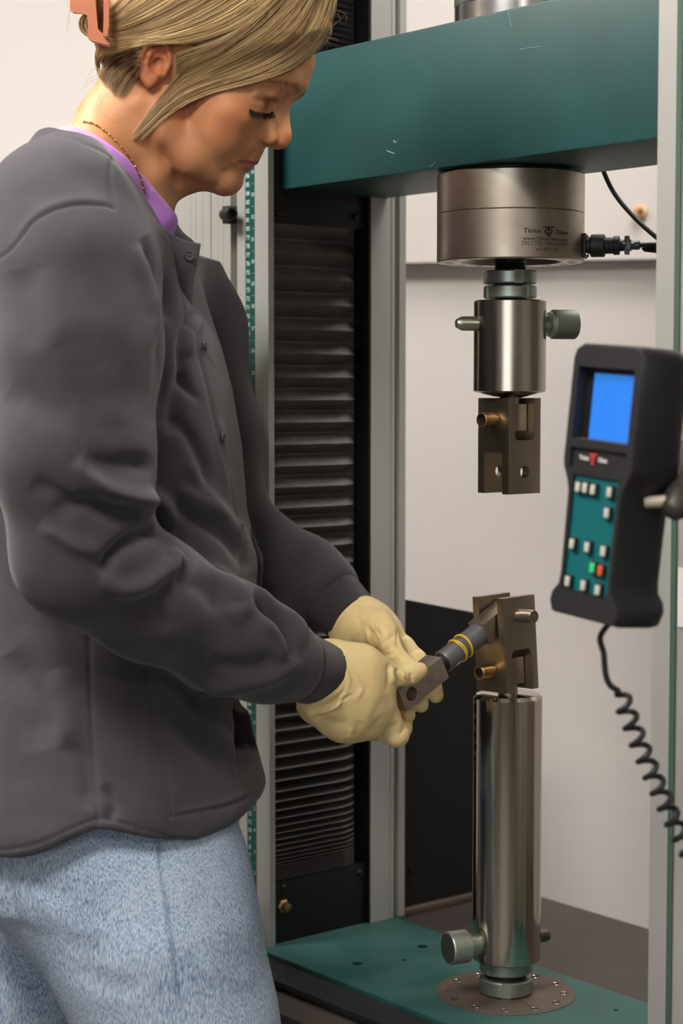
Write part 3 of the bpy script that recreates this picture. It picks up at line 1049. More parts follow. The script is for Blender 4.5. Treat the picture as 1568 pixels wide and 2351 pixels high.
m_keyr = mat('red_key', rgb(190, 80, 50), 0.45)
m_bezel = mat('key_bezel', rgb(24, 24, 25), 0.5)
keys = [(1330, 1118, 'p', 4.5), (1346, 1120, 'p', 4.5), (1364, 1124, 'p', 4.5), (1402, 1130, 'p', 4.5), (1396, 1178, 'p', 5.5),
        (1316, 1248, 'p', 5), (1351, 1256, 'p', 5), (1388, 1266, 'p', 5), (1363, 1304, 'g', 5.5), (1381, 1310, 'r', 5.5),
        (1306, 1334, 'p', 5), (1342, 1344, 'p', 5), (1375, 1355, 'p', 5)]
for kx, ky, c, sz in keys:
    x, z = hmx_px(kx, ky)
    x = max(-0.0225, min(0.0225, x))
    w, h = 0.0036, 0.0052
    bm = NB(); add_box(bm, (x - w, -0.0012, z - h), (x + w, 0.0024, z + h), 0.0012)
    b = mp('key', bm, m_bezel, hs)
    bm = NB(); add_box(bm, (x - w * 0.72, -0.0022, z - h * 0.72), (x + w * 0.72, -0.001, z + h * 0.72), 0.0005)
    mp('key_cap', bm, {'p': m_key, 'g': m_keyg, 'r': m_keyr}[c], b)
# maker's lettering with red emblem on the strip
for s, xm, wd in (('Tinius', -0.0195, 0.012), ('Olsen', 0.0035, 0.0105)):
    v, f = fit(s, wd, 0.006, True, 0.0036)
    nobj('lettering', np.stack([v[:, 0] + xm, np.full(len(v), 0.0023), v[:, 1] + 0.0150], 1), np.array(f, dtype=object), m_white, hs, smooth=False)
bm = NB()
add_box(bm, (-0.0115, 0.0015, 0.0175), (-0.0040, 0.0024, 0.0190))
add_box(bm, (-0.0088, 0.0015, 0.0105), (-0.0067, 0.0024, 0.0175))
mp('emblem', bm, mat('red_emblem', rgb(196, 60, 52), 0.5), hs, smooth=None)
# holder rod and clamp knob
r0 = HMX @ Vector((0.0325, 0.024, -0.0135))
r1 = W(1545, 1150, r0.y - 0.006)
bm = NB(); add_tube(bm, [r0, r1, r1 + (r1 - r0) * 0.6], 0.0046, 16)
ho = thing('handset_holder', 'pale rod and dark clamp arm that hold the controller handset', 'holder', r1)
bm.transform(Matrix.Translation(-r1))
bobj('rod', bm, mat('cream_rod', rgb(172, 160, 142), 0.4), ho)
bm = NB()
kc = W(1562, 1160, r0.y - 0.004)
pts = [W(1538, 1190, kc.y), W(1550, 1165, kc.y), W(1568, 1128, kc.y + 0.01), W(1600, 1090, kc.y + 0.04), M(0.345, -0.125, W(1600, 1090, kc.y + 0.04).z + 0.01), M(0.345, -0.098, W(1600, 1090, kc.y + 0.04).z + 0.012)]
add_tube(bm, [Vector(q) - r1 for q in catmull(pts, 6)], [0.0055 + 0.0062 * min(1, i / 5) for i in range(31)], 16)
bobj('clamp_arm', bm, mat('dark_grey_metal', rgb(70, 66, 62), 0.45, metal=0.5), ho)
# coiled cord
cpx = [(1372, 1425), (1378, 1462), (1386, 1500), (1390, 1545), (1400, 1572), (1420, 1586)]
e0 = HMX @ Vector((0.012, 0.020, -0.108))
pts = [np.array(e0)] + [Wn(x, y, YH + 0.012) for x, y in cpx[1:]]
line = list(catmull(pts, 6))
c0 = Wn(1420, 1586, YH + 0.012)
c1 = Wn(1502, 1790, YH + 0.02)
c2 = Wn(1610, 2010, YH + 0.04)
c3 = Wn(1700, 2130, YH + 0.09)
c4 = np.array(M(0.40, -0.118, Z_PLATE + 0.02))
spine = catmull([c0, c1, c2, c3, c4], 90)
L = np.concatenate([[0], np.cumsum(np.linalg.norm(np.diff(spine, axis=0), axis=1))])
N = int(L[-1] / 0.0145 * 18)
for i in range(N):
    s = L[-1] * i / N
    c = np.array([np.interp(s, L, spine[:, k]) for k in range(3)])
    t = np.array([np.interp(min(s + 0.004, L[-1]), L, spine[:, k]) for k in range(3)]) - np.array([np.interp(max(s - 0.004, 0), L, spine[:, k]) for k in range(3)])
    t /= np.linalg.norm(t)
    u = np.cross(t, [0, 1, 0]); u /= np.linalg.norm(u)
    v = np.cross(t, u)
    a = 2 * math.pi * i / 18 + 2.6
    rr = 0.0062 * min(1, i / 8)
    line.append(c + rr * (math.cos(a) * u + math.sin(a) * v))
bm = NB()
add_tube(bm, line, 0.0024, 8)
o = bobj('coiled_cord', bm, m_rub)
tag(o, 'black coiled telephone-style cord hanging from the controller handset', 'cord')
# ------------------------------------------------------------------ small signed-distance sculpting kit
class Vox:
    def __init__(s, lo, hi, h):
        s.lo = np.array(lo, np.float32)
        s.h = h
        s.n = np.ceil((np.array(hi) - s.lo) / h).astype(int) + 1
        s.D = np.full(s.n, 1.0, np.float32)
    def box(s, lo, hi):
        a = np.clip(np.floor((np.array(lo) - s.lo) / s.h).astype(int), 0, s.n)
        b = np.clip(np.ceil((np.array(hi) - s.lo) / s.h).astype(int) + 1, 0, s.n)
        return tuple(slice(i, j) for i, j in zip(a, b))
    def grid(s, sl):
        ax = [(s.lo[i] + s.h * np.arange(sl[i].start, sl[i].stop)).astype(np.float32) for i in range(3)]
        return ax[0][:, None, None], ax[1][None, :, None], ax[2][None, None, :]
    def add(s, fn, lo, hi, k=0.0, mode='u'):
        m = k + 3 * s.h + (0.02 if s.h > 0.0019 else 0.008)
        sl = s.box(np.array(lo) - m, np.array(hi) + m)
        if any(q.stop <= q.start for q in sl):
            return
        d = fn(*s.grid(sl)).astype(np.float32)
        a = s.D[sl]
        if mode == 'u':
            r = np.minimum(a, d)
            if k > 0:
                t = np.maximum(k - np.abs(a - d), 0) / k
                r = r - t * t * k * 0.25
        else:                       # carve d out of the solid
            d = -d
            r = np.maximum(a, d)
            if k > 0:
                t = np.maximum(k - np.abs(a - d), 0) / k
                r = r + t * t * k * 0.25
        s.D[sl] = r
    # primitives
    def cone(s, a, b, ra, rb, k=0.0, mode='u'):
        a = np.array(a, np.float32); b = np.array(b, np.float32)
        ba = b - a
        L2 = float(ba @ ba) + 1e-12
        def fn(x, y, z):
            t = ((x - a[0]) * ba[0] + (y - a[1]) * ba[1] + (z - a[2]) * ba[2]) / L2
            t = np.clip(t, 0, 1)
            return np.sqrt((x - a[0] - t * ba[0]) ** 2 + (y - a[1] - t * ba[1]) ** 2 + (z - a[2] - t * ba[2]) ** 2) - (ra + (rb - ra) * t)
        m = max(ra, rb)
        s.add(fn, np.minimum(a, b) - m, np.maximum(a, b) + m, k, mode)
    def chain(s, pts, k=0.0, kj=None, mode='u'):
        """pts: list of (x, y, z, r)"""
        for p, q in zip(pts, pts[1:]):
            s.cone(p[:3], q[:3], p[3], q[3], k, mode)
    def ell(s, c, r, k=0.0, rot=None, mode='u'):
        c = np.array(c, np.float32); r = np.array(r, np.float32)
        R_ = np.eye(3, dtype=np.float32) if rot is None else np.array(rot, np.float32)   # rows: local axes
        def fn(x, y, z):
            dx, dy, dz = x - c[0], y - c[1], z - c[2]
            q = [(R_[i, 0] * dx + R_[i, 1] * dy + R_[i, 2] * dz) for i in range(3)]
            k0 = np.sqrt((q[0] / r[0]) ** 2 + (q[1] / r[1]) ** 2 + (q[2] / r[2]) ** 2)
            k1 = np.sqrt((q[0] / r[0] ** 2) ** 2 + (q[1] / r[1] ** 2) ** 2 + (q[2] / r[2] ** 2) ** 2) + 1e-6
            return k0 * (k0 - 1.0) / k1
        ext = np.sqrt((R_.T ** 2) @ (r ** 2))
        s.add(fn, c - ext, c + ext, k, mode)
    def sample(s, p):
        """trilinear value at points (n,3)"""
        g = (np.asarray(p) - s.lo) / s.h
        g = np.clip(g, 0, s.n - 1.001)
        i = g.astype(int)
        f = g - i
        D = s.D
        o = 0
        for dx in (0, 1):
            for dy in (0, 1):
                for dz in (0, 1):
                    w = (f[:, 0] if dx else 1 - f[:, 0]) * (f[:, 1] if dy else 1 - f[:, 1]) * (f[:, 2] if dz else 1 - f[:, 2])
                    o = o + w * D[i[:, 0] + dx, i[:, 1] + dy, i[:, 2] + dz]
        return o
    def mesh(s):
        """surface nets -> verts, quads"""
        D = s.D
        ins = D < 0
        c = np.zeros(np.array(D.shape) - 1, np.int8)
        for dx in (0, 1):
            for dy in (0, 1):
                for dz in (0, 1):
                    c += ins[dx:D.shape[0] - 1 + dx, dy:D.shape[1] - 1 + dy, dz:D.shape[2] - 1 + dz]
        cells = np.argwhere((c > 0) & (c < 8))
        idx = np.full(c.shape, -1, np.int32)
        idx[tuple(cells.T)] = np.arange(len(cells))
        corner = [(x, y, z) for x in (0, 1) for y in (0, 1) for z in (0, 1)]
        val = np.stack([D[cells[:, 0] + x, cells[:, 1] + y, cells[:, 2] + z] for x, y, z in corner], 1)
        acc = np.zeros((len(cells), 3)); cnt = np.zeros(len(cells))
        for i in range(8):
            for j in range(i + 1, 8):
                d = np.array(corner[j]) - np.array(corner[i])
                if np.abs(d).sum() != 1:
                    continue
                a, b = val[:, i], val[:, j]
                m = (a < 0) != (b < 0)
                t = np.where(m, a / np.where(m, a - b, 1), 0)
                acc += np.where(m[:, None], np.array(corner[i]) + t[:, None] * d, 0)
                cnt += m
        V = s.lo + s.h * (cells + acc / cnt[:, None])
        F = []
        for ax in range(3):
            sl0 = [slice(None)] * 3; sl1 = [slice(None)] * 3
            sl0[ax] = slice(0, -1); sl1[ax] = slice(1, None)
            a, b = ins[tuple(sl0)], ins[tuple(sl1)]
            e = np.argwhere(a != b)
            u, v = (ax + 1) % 3, (ax + 2) % 3
            ok = (e[:, u] > 0) & (e[:, v] > 0) & (e[:, u] < c.shape[u]) & (e[:, v] < c.shape[v])
            e = e[ok]
            flip = ~a[tuple(e.T)]
            def at(du, dv):
                q = e.copy(); q[:, u] += du; q[:, v] += dv
                return idx[tuple(q.T)]
            q = np.stack([at(-1, -1), at(0, -1), at(0, 0), at(-1, 0)], 1)
            q[flip] = q[flip][:, ::-1]
            F.append(q)
        return V, np.concatenate(F)
def edges_of(F):
    E = np.concatenate([F[:, [0, 1]], F[:, [1, 2]], F[:, [2, 3]], F[:, [3, 0]]])
    E = np.sort(E, 1)
    return np.unique(E, axis=0)
def laplace(V, F, it=2, lam=0.5, keep=None):
    E = edges_of(F)
    n = len(V)
    cnt = np.bincount(E.ravel(), minlength=n)[:, None]
    for _ in range(it):
        S = np.zeros_like(V)
        for k in range(3):
            S[:, k] = np.bincount(E[:, 0], V[E[:, 1], k], n) + np.bincount(E[:, 1], V[E[:, 0], k], n)
        d = (S / np.maximum(cnt, 1) - V) * lam
        if keep is not None:
            d *= keep[:, None]
        V = V + d
    return V
def normals(V, F):
    a = V[F[:, 2]] - V[F[:, 0]]
    b = V[F[:, 3]] - V[F[:, 1]]
    n = np.cross(a, b)
    N = np.zeros_like(V)
    for j in range(4):
        for k in range(3):
            N[:, k] += np.bincount(F[:, j], n[:, k], len(V))
    return N / (np.linalg.norm(N, axis=1, keepdims=True) + 1e-12)
def subdivide(V, F):
    """linear quad subdivision"""
    E = np.concatenate([F[:, [0, 1]], F[:, [1, 2]], F[:, [2, 3]], F[:, [3, 0]]])
    Es = np.sort(E, 1)
    U, inv = np.unique(Es, axis=0, return_inverse=True)
    inv = inv.ravel()
    n, m = len(V), len(F)
    ev = (V[U[:, 0]] + V[U[:, 1]]) / 2
    fv = V[F].mean(1)
    V2 = np.concatenate([V, ev, fv])
    e = [n + inv[i * m:(i + 1) * m] for i in range(4)]
    f = n + len(U) + np.arange(m)
    Q = [np.stack([F[:, i], e[i], f, e[i - 1]], 1) for i in range(4)]
    return V2, np.concatenate(Q)
CAMP = np.array([0, 0, CZ])
def polydist(P, line):
    """distance from 2-D points to a polyline and the parameter along it"""
    best = np.full(len(P), 1e9); tt = np.zeros(len(P))
    line = np.asarray(line, float)
    L = np.concatenate([[0], np.cumsum(np.linalg.norm(np.diff(line, axis=0), axis=1))])
    for i in range(len(line) - 1):
        a, b = line[i], line[i + 1]
        ab = b - a
        t = np.clip(((P - a) @ ab) / (ab @ ab + 1e-9), 0, 1)
        d = np.linalg.norm(P - a - t[:, None] * ab, axis=1)
        m = d < best
        best[m] = d[m]
        tt[m] = (L[i] + t[m] * (L[i + 1] - L[i])) / L[-1]
    return best, tt
def sculpt(V, F, strokes, ymax=None):
    """press folds and seams into the side of the surface that faces the operator's right.
    strokes: (pixel polyline, width px, depth mm (+ raised / - pressed), taper)"""
    N = normals(V, F)
    P = PX(V)
    view = CAMP - V
    view /= np.linalg.norm(view, axis=1, keepdims=True)
    face = np.clip(((N * view).sum(1) - 0.05) / 0.3, 0, 1)
    if ymax is not None:
        face = face * (V[:, 1] < ymax)
    disp = np.zeros(len(V))
    for st in strokes:
        line, w, amp = st[:3]
        taper = st[3] if len(st) > 3 else True
        line = catmull(line, 6) if len(line) > 2 else np.array(line, float)
        lo, hi = line.min(0) - 3 * w, line.max(0) + 3 * w
        m = np.where((P[:, 0] > lo[0]) & (P[:, 0] < hi[0]) & (P[:, 1] > lo[1]) & (P[:, 1] < hi[1]) & (face > 0))[0]
        if not len(m):
            continue
        d, t = polydist(P[m], line)
        g = np.exp(-(d / w) ** 2)
        if taper:
            g *= np.clip(np.minimum(t, 1 - t) / 0.22, 0, 1) ** 0.7
        disp[m] += g * amp * 0.001
    return V + N * (disp * face)[:, None]
def noise3(V, scale, seed=0):
    """smooth value noise in numpy"""
    q = V * scale + seed * 17.31
    i = np.floor(q).astype(np.int64)
    f = q - i
    f = f * f * (3 - 2 * f)
    def hsh(a):
        n = a[:, 0] * 374761393 + a[:, 1] * 668265263 + a[:, 2] * 2147483647 + seed * 974711
        n = (n ^ (n >> 13)) * 1274126177
        n = n ^ (n >> 16)
        return (n & 0xFFFF) / 65535.0
    o = 0
    for dx in (0, 1):
        for dy in (0, 1):
            for dz in (0, 1):
                w = (f[:, 0] if dx else 1 - f[:, 0]) * (f[:, 1] if dy else 1 - f[:, 1]) * (f[:, 2] if dz else 1 - f[:, 2])
                o = o + w * hsh(i + np.array([dx, dy, dz]))
    return o * 2 - 1
def vcol(o, name, val):
    """store a per-vertex float as an attribute"""
    a = o.data.attributes.new(name, 'FLOAT', 'POINT')
    a.data.foreach_set('value', np.asarray(val, np.float32))
def march(fn, px, py, y0, y1, n=260, off=0.0):
    """first depth along the pixel's line of sight where fn(points) <= off ; None if it misses"""
    ys = np.linspace(y0, y1, n)
    a = Wn(px, py, 1.0) - CAMP
    pts = CAMP + ys[:, None] * a
    d = fn(pts)
    h = np.where(d <= off)[0]
    if not len(h):
        return None
    i = h[0]
    if i == 0:
        return pts[0]
    t = (d[i - 1] - off) / (d[i - 1] - d[i] + 1e-9)
    return pts[i - 1] + t * (pts[i] - pts[i - 1])

# ------------------------------------------------------------------ the operator
person = thing('person', 'person with tied blond hair in charcoal jacket, jeans and yellow gloves bending over the specimen', 'person',
               (W(330, 1000, 1.85).x, 1.85, 0))
PB = np.array(person.location)
def pobj(name, V, F, m, parent=None, smooth=True):
    return nobj(name, np.asarray(V) - PB, F, m, parent or person, smooth)
def pb(name, bm, m, parent=None, smooth=35):
    bm.transform(Matrix.Translation(-Vector(PB)))
    return bobj(name, bm, m, parent or person, smooth)
# ------------------------------------------------------------------ head, neck and upper chest: one continuous skin mesh
HY = 1.85
HTH = math.radians(28)          # head bowed
HYAW = math.radians(8)          # turned a little to the camera
_o = Wn(395, 168, HY)
_f = np.array([math.cos(HTH), 0, -math.sin(HTH)])
_u = np.array([math.sin(HTH), 0, math.cos(HTH)])
HO = _o + _f * 0.0145           # middle of the ear axis
def _yaw(v):
    c, s = math.cos(HYAW), math.sin(HYAW)
    return np.array([v[0] * c + v[1] * s, -v[0] * s + v[1] * c, v[2]])
HF, HU, HR = _yaw(_f), _yaw(_u), _yaw(np.array([0, -1.0, 0]))   # forward, up, right side (to the camera)
HB = np.stack([HF, HU, HR])     # rows
def hl(f, u, r):
    """head coordinates in mm -> world"""
    return HO + (f * HF + u * HU + r * HR) * 0.001
def to_h(p):
    return (np.atleast_2d(p) - HO) @ HB.T * 1000
mm = 0.001
hv = Vox((-0.118, -0.235, -0.100), (0.135, 0.150, 0.100), 0.00135)
def E(c, r, k, rot=None, mode='u'):
    hv.ell(np.array(c) * mm, np.array(r) * mm, k * mm, rot, mode)
def C(pts, k, mode='u'):
    hv.chain([tuple(np.array(p) * mm) for p in pts], k * mm, mode=mode)
def both(fn):
    for s in (1, -1):
        fn(s)
E((6, 46, 0), (94, 80, 73), 0)
E((60, 62, 0), (47, 44, 61), 20)
E((55, -6, 0), (42, 50, 54), 24)
E((78, -31, 0), (23.5, 22, 29), 14)
both(lambda s: E((66, -8, s * 43), (20, 15, 17), 16))
both(lambda s: E((58, -32, s * 36), (26, 24, 18), 16))
both(lambda s: C([(10, -30, s * 54, 11), (16, -54, s * 48, 13), (48, -66, s * 33, 13), (80, -68, s * 9, 12)], 18))
E((48, -48, 0), (42, 26, 42), 14)
E((84, -66, 0), (13, 12.5, 16), 10)
both(lambda s: C([(99, 46, s * 6, 8), (95, 44, s * 24, 8), (80, 38, s * 45, 7.5)], 12))
# neck in head space from world points
def hw(px, py, Y):
    return to_h(Wn(px, py, Y))[0]
nk = [(333, 235, 1.85, 51), (298, 330, 1.855, 51), (262, 430, 1.86, 54), (252, 500, 1.86, 56)]
C([tuple(hw(x, y, Y)) + (r,) for x, y, Y, r in nk], 18)
C([(74, -69, 0, 10.5), (52, -74, 0, 15), (36, -85, 0, 18), (24, -102, 0, 22)], 14)
for s in (1, -1):      # throat muscle and trapezius
    C([tuple(hw(318, 245, 1.85 - s * 0.045)) + (14,), tuple(hw(352, 400, 1.85 - s * 0.030)) + (12,), tuple(hw(368, 490, 1.85 - s * 0.012)) + (10,)], 14)
    C([tuple(hw(250, 280, 1.85 - s * 0.03)) + (30,), tuple(hw(215, 380, 1.85 - s * 0.046)) + (34,), tuple(hw(198, 436, 1.85 - s * 0.056)) + (33,)], 22)
# eye sockets, eyeballs under lowered lids
both(lambda s: E((97, 14, s * 31), (14, 12, 18), 12, mode='c'))
both(lambda s: E((79.5, 7.5, s * 31), (12.4, 12.2, 13.5), 7))
both(lambda s: C([(94.5, 28, s * 18, 3.5), (91, 26, s * 34, 3.5), (80, 19, s * 46, 3)], 7))
# nose
C([(97.0, 33, 0, 6.5), (98.8, 20, 0, 6.3), (105.2, 7, 0, 7.0), (111.5, -3, 0, 7.8), (113.6, -8.6, 0, 8.0)], 7)
both(lambda s: C([(93, 20, s * 7, 6), (97, 4, s * 9, 7), (101, -9, s * 10, 7.5)], 7))
both(lambda s: E((102.5, -12.0, s * 13.0), (9.2, 7.2, 5.6), 3.5))
both(lambda s: E((106, -19.5, s * 6.5), (6, 3.2, 3.6), 2, mode='c'))
E((107, -15.5, 0), (8, 4.5, 3.6), 4)
# lips and chin
C([(96.8, -35.5, 0, 4.6), (95.3, -38.0, 9, 4.2), (87.5, -45.8, 24, 2.2)], 4)
C([(96.8, -35.5, 0, 4.6), (95.3, -38.0, -9, 4.2), (87.5, -45.8, -24, 2.2)], 4)
C([(94.2, -44.8, 0, 4.4), (92.5, -46.3, 10, 4.2), (86.5, -48.4, 23, 2.2)], 4)
C([(94.2, -44.8, 0, 4.4), (92.5, -46.3, -10, 4.2), (86.5, -48.4, -23, 2.2)], 4)
both(lambda s: C([(101.5, -40.6, 0, 1.1), (98.0, -42.6, s * 10, 1.1), (90, -46.8, s * 24, 1.1)], 1.8, 'c'))
C([(101, -55, -12, 3.6), (101, -55, 12, 3.6)], 6, 'c')
# ears
def ear(s):
    def q(x, y, r):          # ear plane: x forward, y along the ear axis, leaning back 12 degrees
        return (-15.0 + 0.978 * x - 0.208 * y, 0.0 + 0.208 * x + 0.978 * y, s * r)
    def arc(ax, ay, phis, lat, rad):
        return [q(ax * math.cos(math.radians(f)), ay * math.sin(math.radians(f)), l) + (r_,) for f, l, r_ in zip(phis, lat, rad)]
    E(q(-1, 0, 60), (15.5, 22, 8.5), 5)
    C(arc(13.2, 20.0, (2, 25, 50, 75, 100, 125, 150, 175, 200, 222, 240), (65, 67, 69.5, 71.5, 73, 74.5, 75, 74.5, 72.5, 70, 68), (2.4, 2.7, 3.0, 3.2, 3.3, 3.3, 3.2, 3.1, 3.0, 3.0, 3.2)), 1.6)
    E(q(-8, 8, 64), (6.5, 11, 7.5), 3)
    C([q(-6, -17, 68) + (4.2,), q(-1, -21, 66.5) + (4.4,), q(3, -18, 65.5) + (3.6,)], 3)
    C(arc(7.4, 13.0, (62, 95, 130, 165, 200, 232, 262), (67.5, 69, 70.2, 70.8, 70.4, 69.2, 68), (2.2, 2.5, 2.6, 2.6, 2.6, 2.6, 2.6)), 1.8)
    E(q(2.5, -2.5, 72), (7.0, 9.0, 10.5), 1.6, mode='c')
    E(q(1, 12.8, 75), (9.0, 2.8, 5.6), 1.6, mode='c')
    C([q(11.5, -3, 65) + (3.2,), q(10.5, -9, 65) + (3.0,)], 2.5)
    C([q(4, -14, 67) + (2.8,), q(0, -15, 67.5) + (2.6,)], 2.0)
both(ear)
V, F = hv.mesh()
V = laplace(V, F, 3, 0.45)
Hm = V * 1000.0
WV = HO + V @ HB
# cut away what lies deep under the shirt
m_skin = bpy.data.materials.new('skin')
m_skin.use_nodes = True
def build_skin(m):
    nt = m.node_tree; n, l = nt.nodes, nt.links
    p = n['Principled BSDF']
    p.inputs['Roughness'].default_value = 0.52
    p.inputs['Specular IOR Level'].default_value = 0.32
    p.inputs['Subsurface Weight'].default_value = 0.16
    p.inputs['Subsurface Radius'].default_value = (0.008, 0.0035, 0.0018)
    p.inputs['Subsurface Scale'].default_value = 1.0
    tc = n.new('ShaderNodeTexCoord')
    t = n.new('ShaderNodeTexNoise'); t.inputs['Scale'].default_value = 26; t.inputs['Detail'].default_value = 5
    l.new(tc.outputs['Object'], t.inputs['Vector'])
    cr = n.new('ShaderNodeValToRGB')
    cr.color_ramp.elements[0].position = 0.3; cr.color_ramp.elements[0].color = rgb(188, 128, 88)
    cr.color_ramp.elements[1].position = 0.72; cr.color_ramp.elements[1].color = rgb(208, 150, 106)
    l.new(t.outputs['Fac'], cr.inputs[0])
    last = cr.outputs[0]
    for att, col in (('rosy', rgb(190, 108, 72)), ('lip', rgb(168, 96, 92)), ('brow', rgb(112, 78, 52)), ('lash', rgb(24, 16, 12)), ('scalp', rgb(110, 84, 56))):
        a = n.new('ShaderNodeAttribute'); a.attribute_name = att
        mx = n.new('ShaderNodeMix'); mx.data_type = 'RGBA'
        l.new(a.outputs['Fac'], mx.inputs[0])
        l.new(last, mx.inputs[6])
        mx.inputs[7].default_value = col
        last = mx.outputs[2]
    l.new(last, p.inputs['Base Color'])
    t2 = n.new('ShaderNodeTexNoise'); t2.inputs['Scale'].default_value = 900; t2.inputs['Detail'].default_value = 3
    l.new(tc.outputs['Object'], t2.inputs['Vector'])
    b = n.new('ShaderNodeBump'); b.inputs['Strength'].default_value = 0.16; b.inputs['Distance'].default_value = 0.0006
    l.new(t2.outputs['Fac'], b.inputs['Height'])
    l.new(b.outputs[0], p.inputs['Normal'])
build_skin(m_skin)
face_strokes = [
    ([(604, 318), (588, 345), (560, 368), (536, 385), (525, 402)], 9, -0.9),         # nasolabial fold
    ([(590, 352), (566, 372), (546, 384)], 5, -0.5),
    ([(538, 379), (522, 390), (508, 400)], 7, -0.6),                     # corner of the mouth
    ([(505, 395), (478, 410), (462, 418)], 14, 0.5),
    ([(500, 420), (488, 436), (484, 444)], 8, -0.9),                                 # chin / jowl notch
    ([(578, 243), (596, 250), (618, 252), (632, 244)], 4.5, -0.8),                   # lid crease
    ([(572, 252), (584, 259), (602, 263), (618, 262), (628, 258)], 3.0, -0.7),       # lid edge
    ([(560, 265), (585, 283), (610, 292)], 12, 0.8),
    ([(610, 300), (598, 306), (594, 320), (602, 332)], 3.6, -1.3),                   # wing of the nose
    ([(618, 318), (640, 326), (652, 330)], 9, 0.5),
    ([(372, 320), (380, 370), (394, 424)], 12, -1.0),                    # behind the jaw
]
WV = sculpt(WV, F, face_strokes)
bod_ = pobj('body', WV, F, m_skin)
P = PX(WV)
near = Hm[:, 2] > -2
def blob(c, r, hard=1.0):
    d = np.linalg.norm((Hm - np.array(c)) / np.array(r), axis=1)
    return np.clip(1.3 - d, 0, 1) ** hard
lip = np.zeros(len(WV))
dm = np.abs(Hm[:, 2])
mid_u = np.interp(dm, [0, 10, 24], [-40.8, -43.0, -47.0])
up_h = np.interp(dm, [0, 4, 10, 24], [5.6, 6.2, 4.6, 0.6])
lo_h = np.interp(dm, [0, 10, 24], [7.6, 6.6, 0.8])
du = Hm[:, 1] - mid_u
lip = ((du < up_h) & (du > -lo_h) & (dm < 24.5) & (Hm[:, 0] > 84)).astype(float)
lip *= 0.85
vcol(bod_, 'lip', lip)
brow_line, bt = polydist(np.stack([dm, Hm[:, 1]], 1), [(9, 40), (24, 43), (38, 40), (50, 33)])
vcol(bod_, 'brow', np.clip(1.25 - brow_line / np.interp(bt, [0, 0.6, 1], [4.2, 3.6, 1.6]), 0, 1) * (Hm[:, 0] > 55) * 0.75)
lash_d, _t = polydist(P, [(574, 253), (584, 259), (602, 263), (618, 262), (627, 258)])
vcol(bod_, 'lash', np.clip(1.4 - lash_d / 2.6, 0, 1) * near * (Hm[:, 0] > 60))
rosy = 0.55 * blob((74, -14, 50), (26, 24, 30)) + 0.5 * blob((113, -9, 0), (12, 12, 18)) + 0.75 * blob((-16, -2, 72), (20, 30, 14)) + 0.4 * blob((20, -40, 50), (40, 40, 30))
vcol(bod_, 'rosy', np.clip(rosy, 0, 0.8))
hairline = np.clip((Hm[:, 1] - np.interp(Hm[:, 0], [-40, -5, 30, 70, 96, 110], [-40, 14, 34, 52, 70, 84])) / 4.0, 0, 1)
vcol(bod_, 'scalp', hairline * (Hm[:, 2] ** 2 < 66 ** 2))
# lashes: real curved hairs on the lowered lid
bm = NB()
lid = catmull([(575, 254), (585, 260), (602, 264), (617, 263), (626, 259)], 8)
hfn = lambda p: hv.sample((p - HO) @ HB.T)
for i, (x, y) in enumerate(lid):
    for j in range(2):
        xx = x + random.uniform(-1, 1)
        p0 = march(hfn, xx, y - 1, 1.65, 1.9)
        if p0 is None:
            continue
        fx = (x - 575) / 51
        dxp = -3 + 10 * fx + random.uniform(-1.5, 1.5)
        L_ = random.uniform(7, 12)
        p1 = W(xx + dxp * 0.4, y + L_ * 0.6, p0[1] - 0.003)
        p2 = W(xx + dxp, y + L_, p0[1] - 0.006)
        add_tube(bm, [p0, p1, p2], [0.00042, 0.0003, 0.00012], 4)
pb('eyelashes', bm, mat('lash_black', rgb(20, 14, 11), 0.6), bod_)
# ------------------------------------------------------------------ clothing
def fabric(name, col, col2, scale, weave=900, rough=0.85, bumps=0.25, sheen=0.2):
    m = bpy.data.materials.new(name)
    m.use_nodes = True
    nt = m.node_tree; n, l = nt.nodes, nt.links
    p = n['Principled BSDF']
    p.inputs['Roughness'].default_value = rough
    p.inputs['Sheen Weight'].default_value = sheen
    p.inputs['Specular IOR Level'].default_value = 0.25
    tc = n.new('ShaderNodeTexCoord')
    t = n.new('ShaderNodeTexNoise'); t.inputs['Scale'].default_value = scale; t.inputs['Detail'].default_value = 6
    l.new(tc.outputs['Object'], t.inputs['Vector'])
    cr = n.new('ShaderNodeValToRGB')
    cr.color_ramp.elements[0].position = 0.3; cr.color_ramp.elements[0].color = col
    cr.color_ramp.elements[1].position = 0.7; cr.color_ramp.elements[1].color = col2
    l.new(t.outputs['Fac'], cr.inputs[0])
    l.new(cr.outputs[0], p.inputs['Base Color'])
    wv = n.new('ShaderNodeTexWave'); wv.inputs['Scale'].default_value = weave; wv.inputs['Distortion'].default_value = 1.5
    wv.bands_direction = 'DIAGONAL'
    l.new(tc.outputs['Object'], wv.inputs['Vector'])
    b = n.new('ShaderNodeBump'); b.inputs['Strength'].default_value = bumps; b.inputs['Distance'].default_value = 0.0004
    l.new(wv.outputs['Fac'], b.inputs['Height'])
    l.new(b.outputs[0], p.inputs['Normal'])
    return m
m_jacket = fabric('charcoal_twill', rgb(57, 53, 59), rgb(65, 61, 67), 40)
m_cuffm = fabric('charcoal_knit', rgb(50, 44, 48), rgb(66, 59, 64), 500, 600, bumps=0.5)
m_pink = fabric('lilac_knit', rgb(212, 142, 240), rgb(220, 156, 244), 60, 150, bumps=0.7)

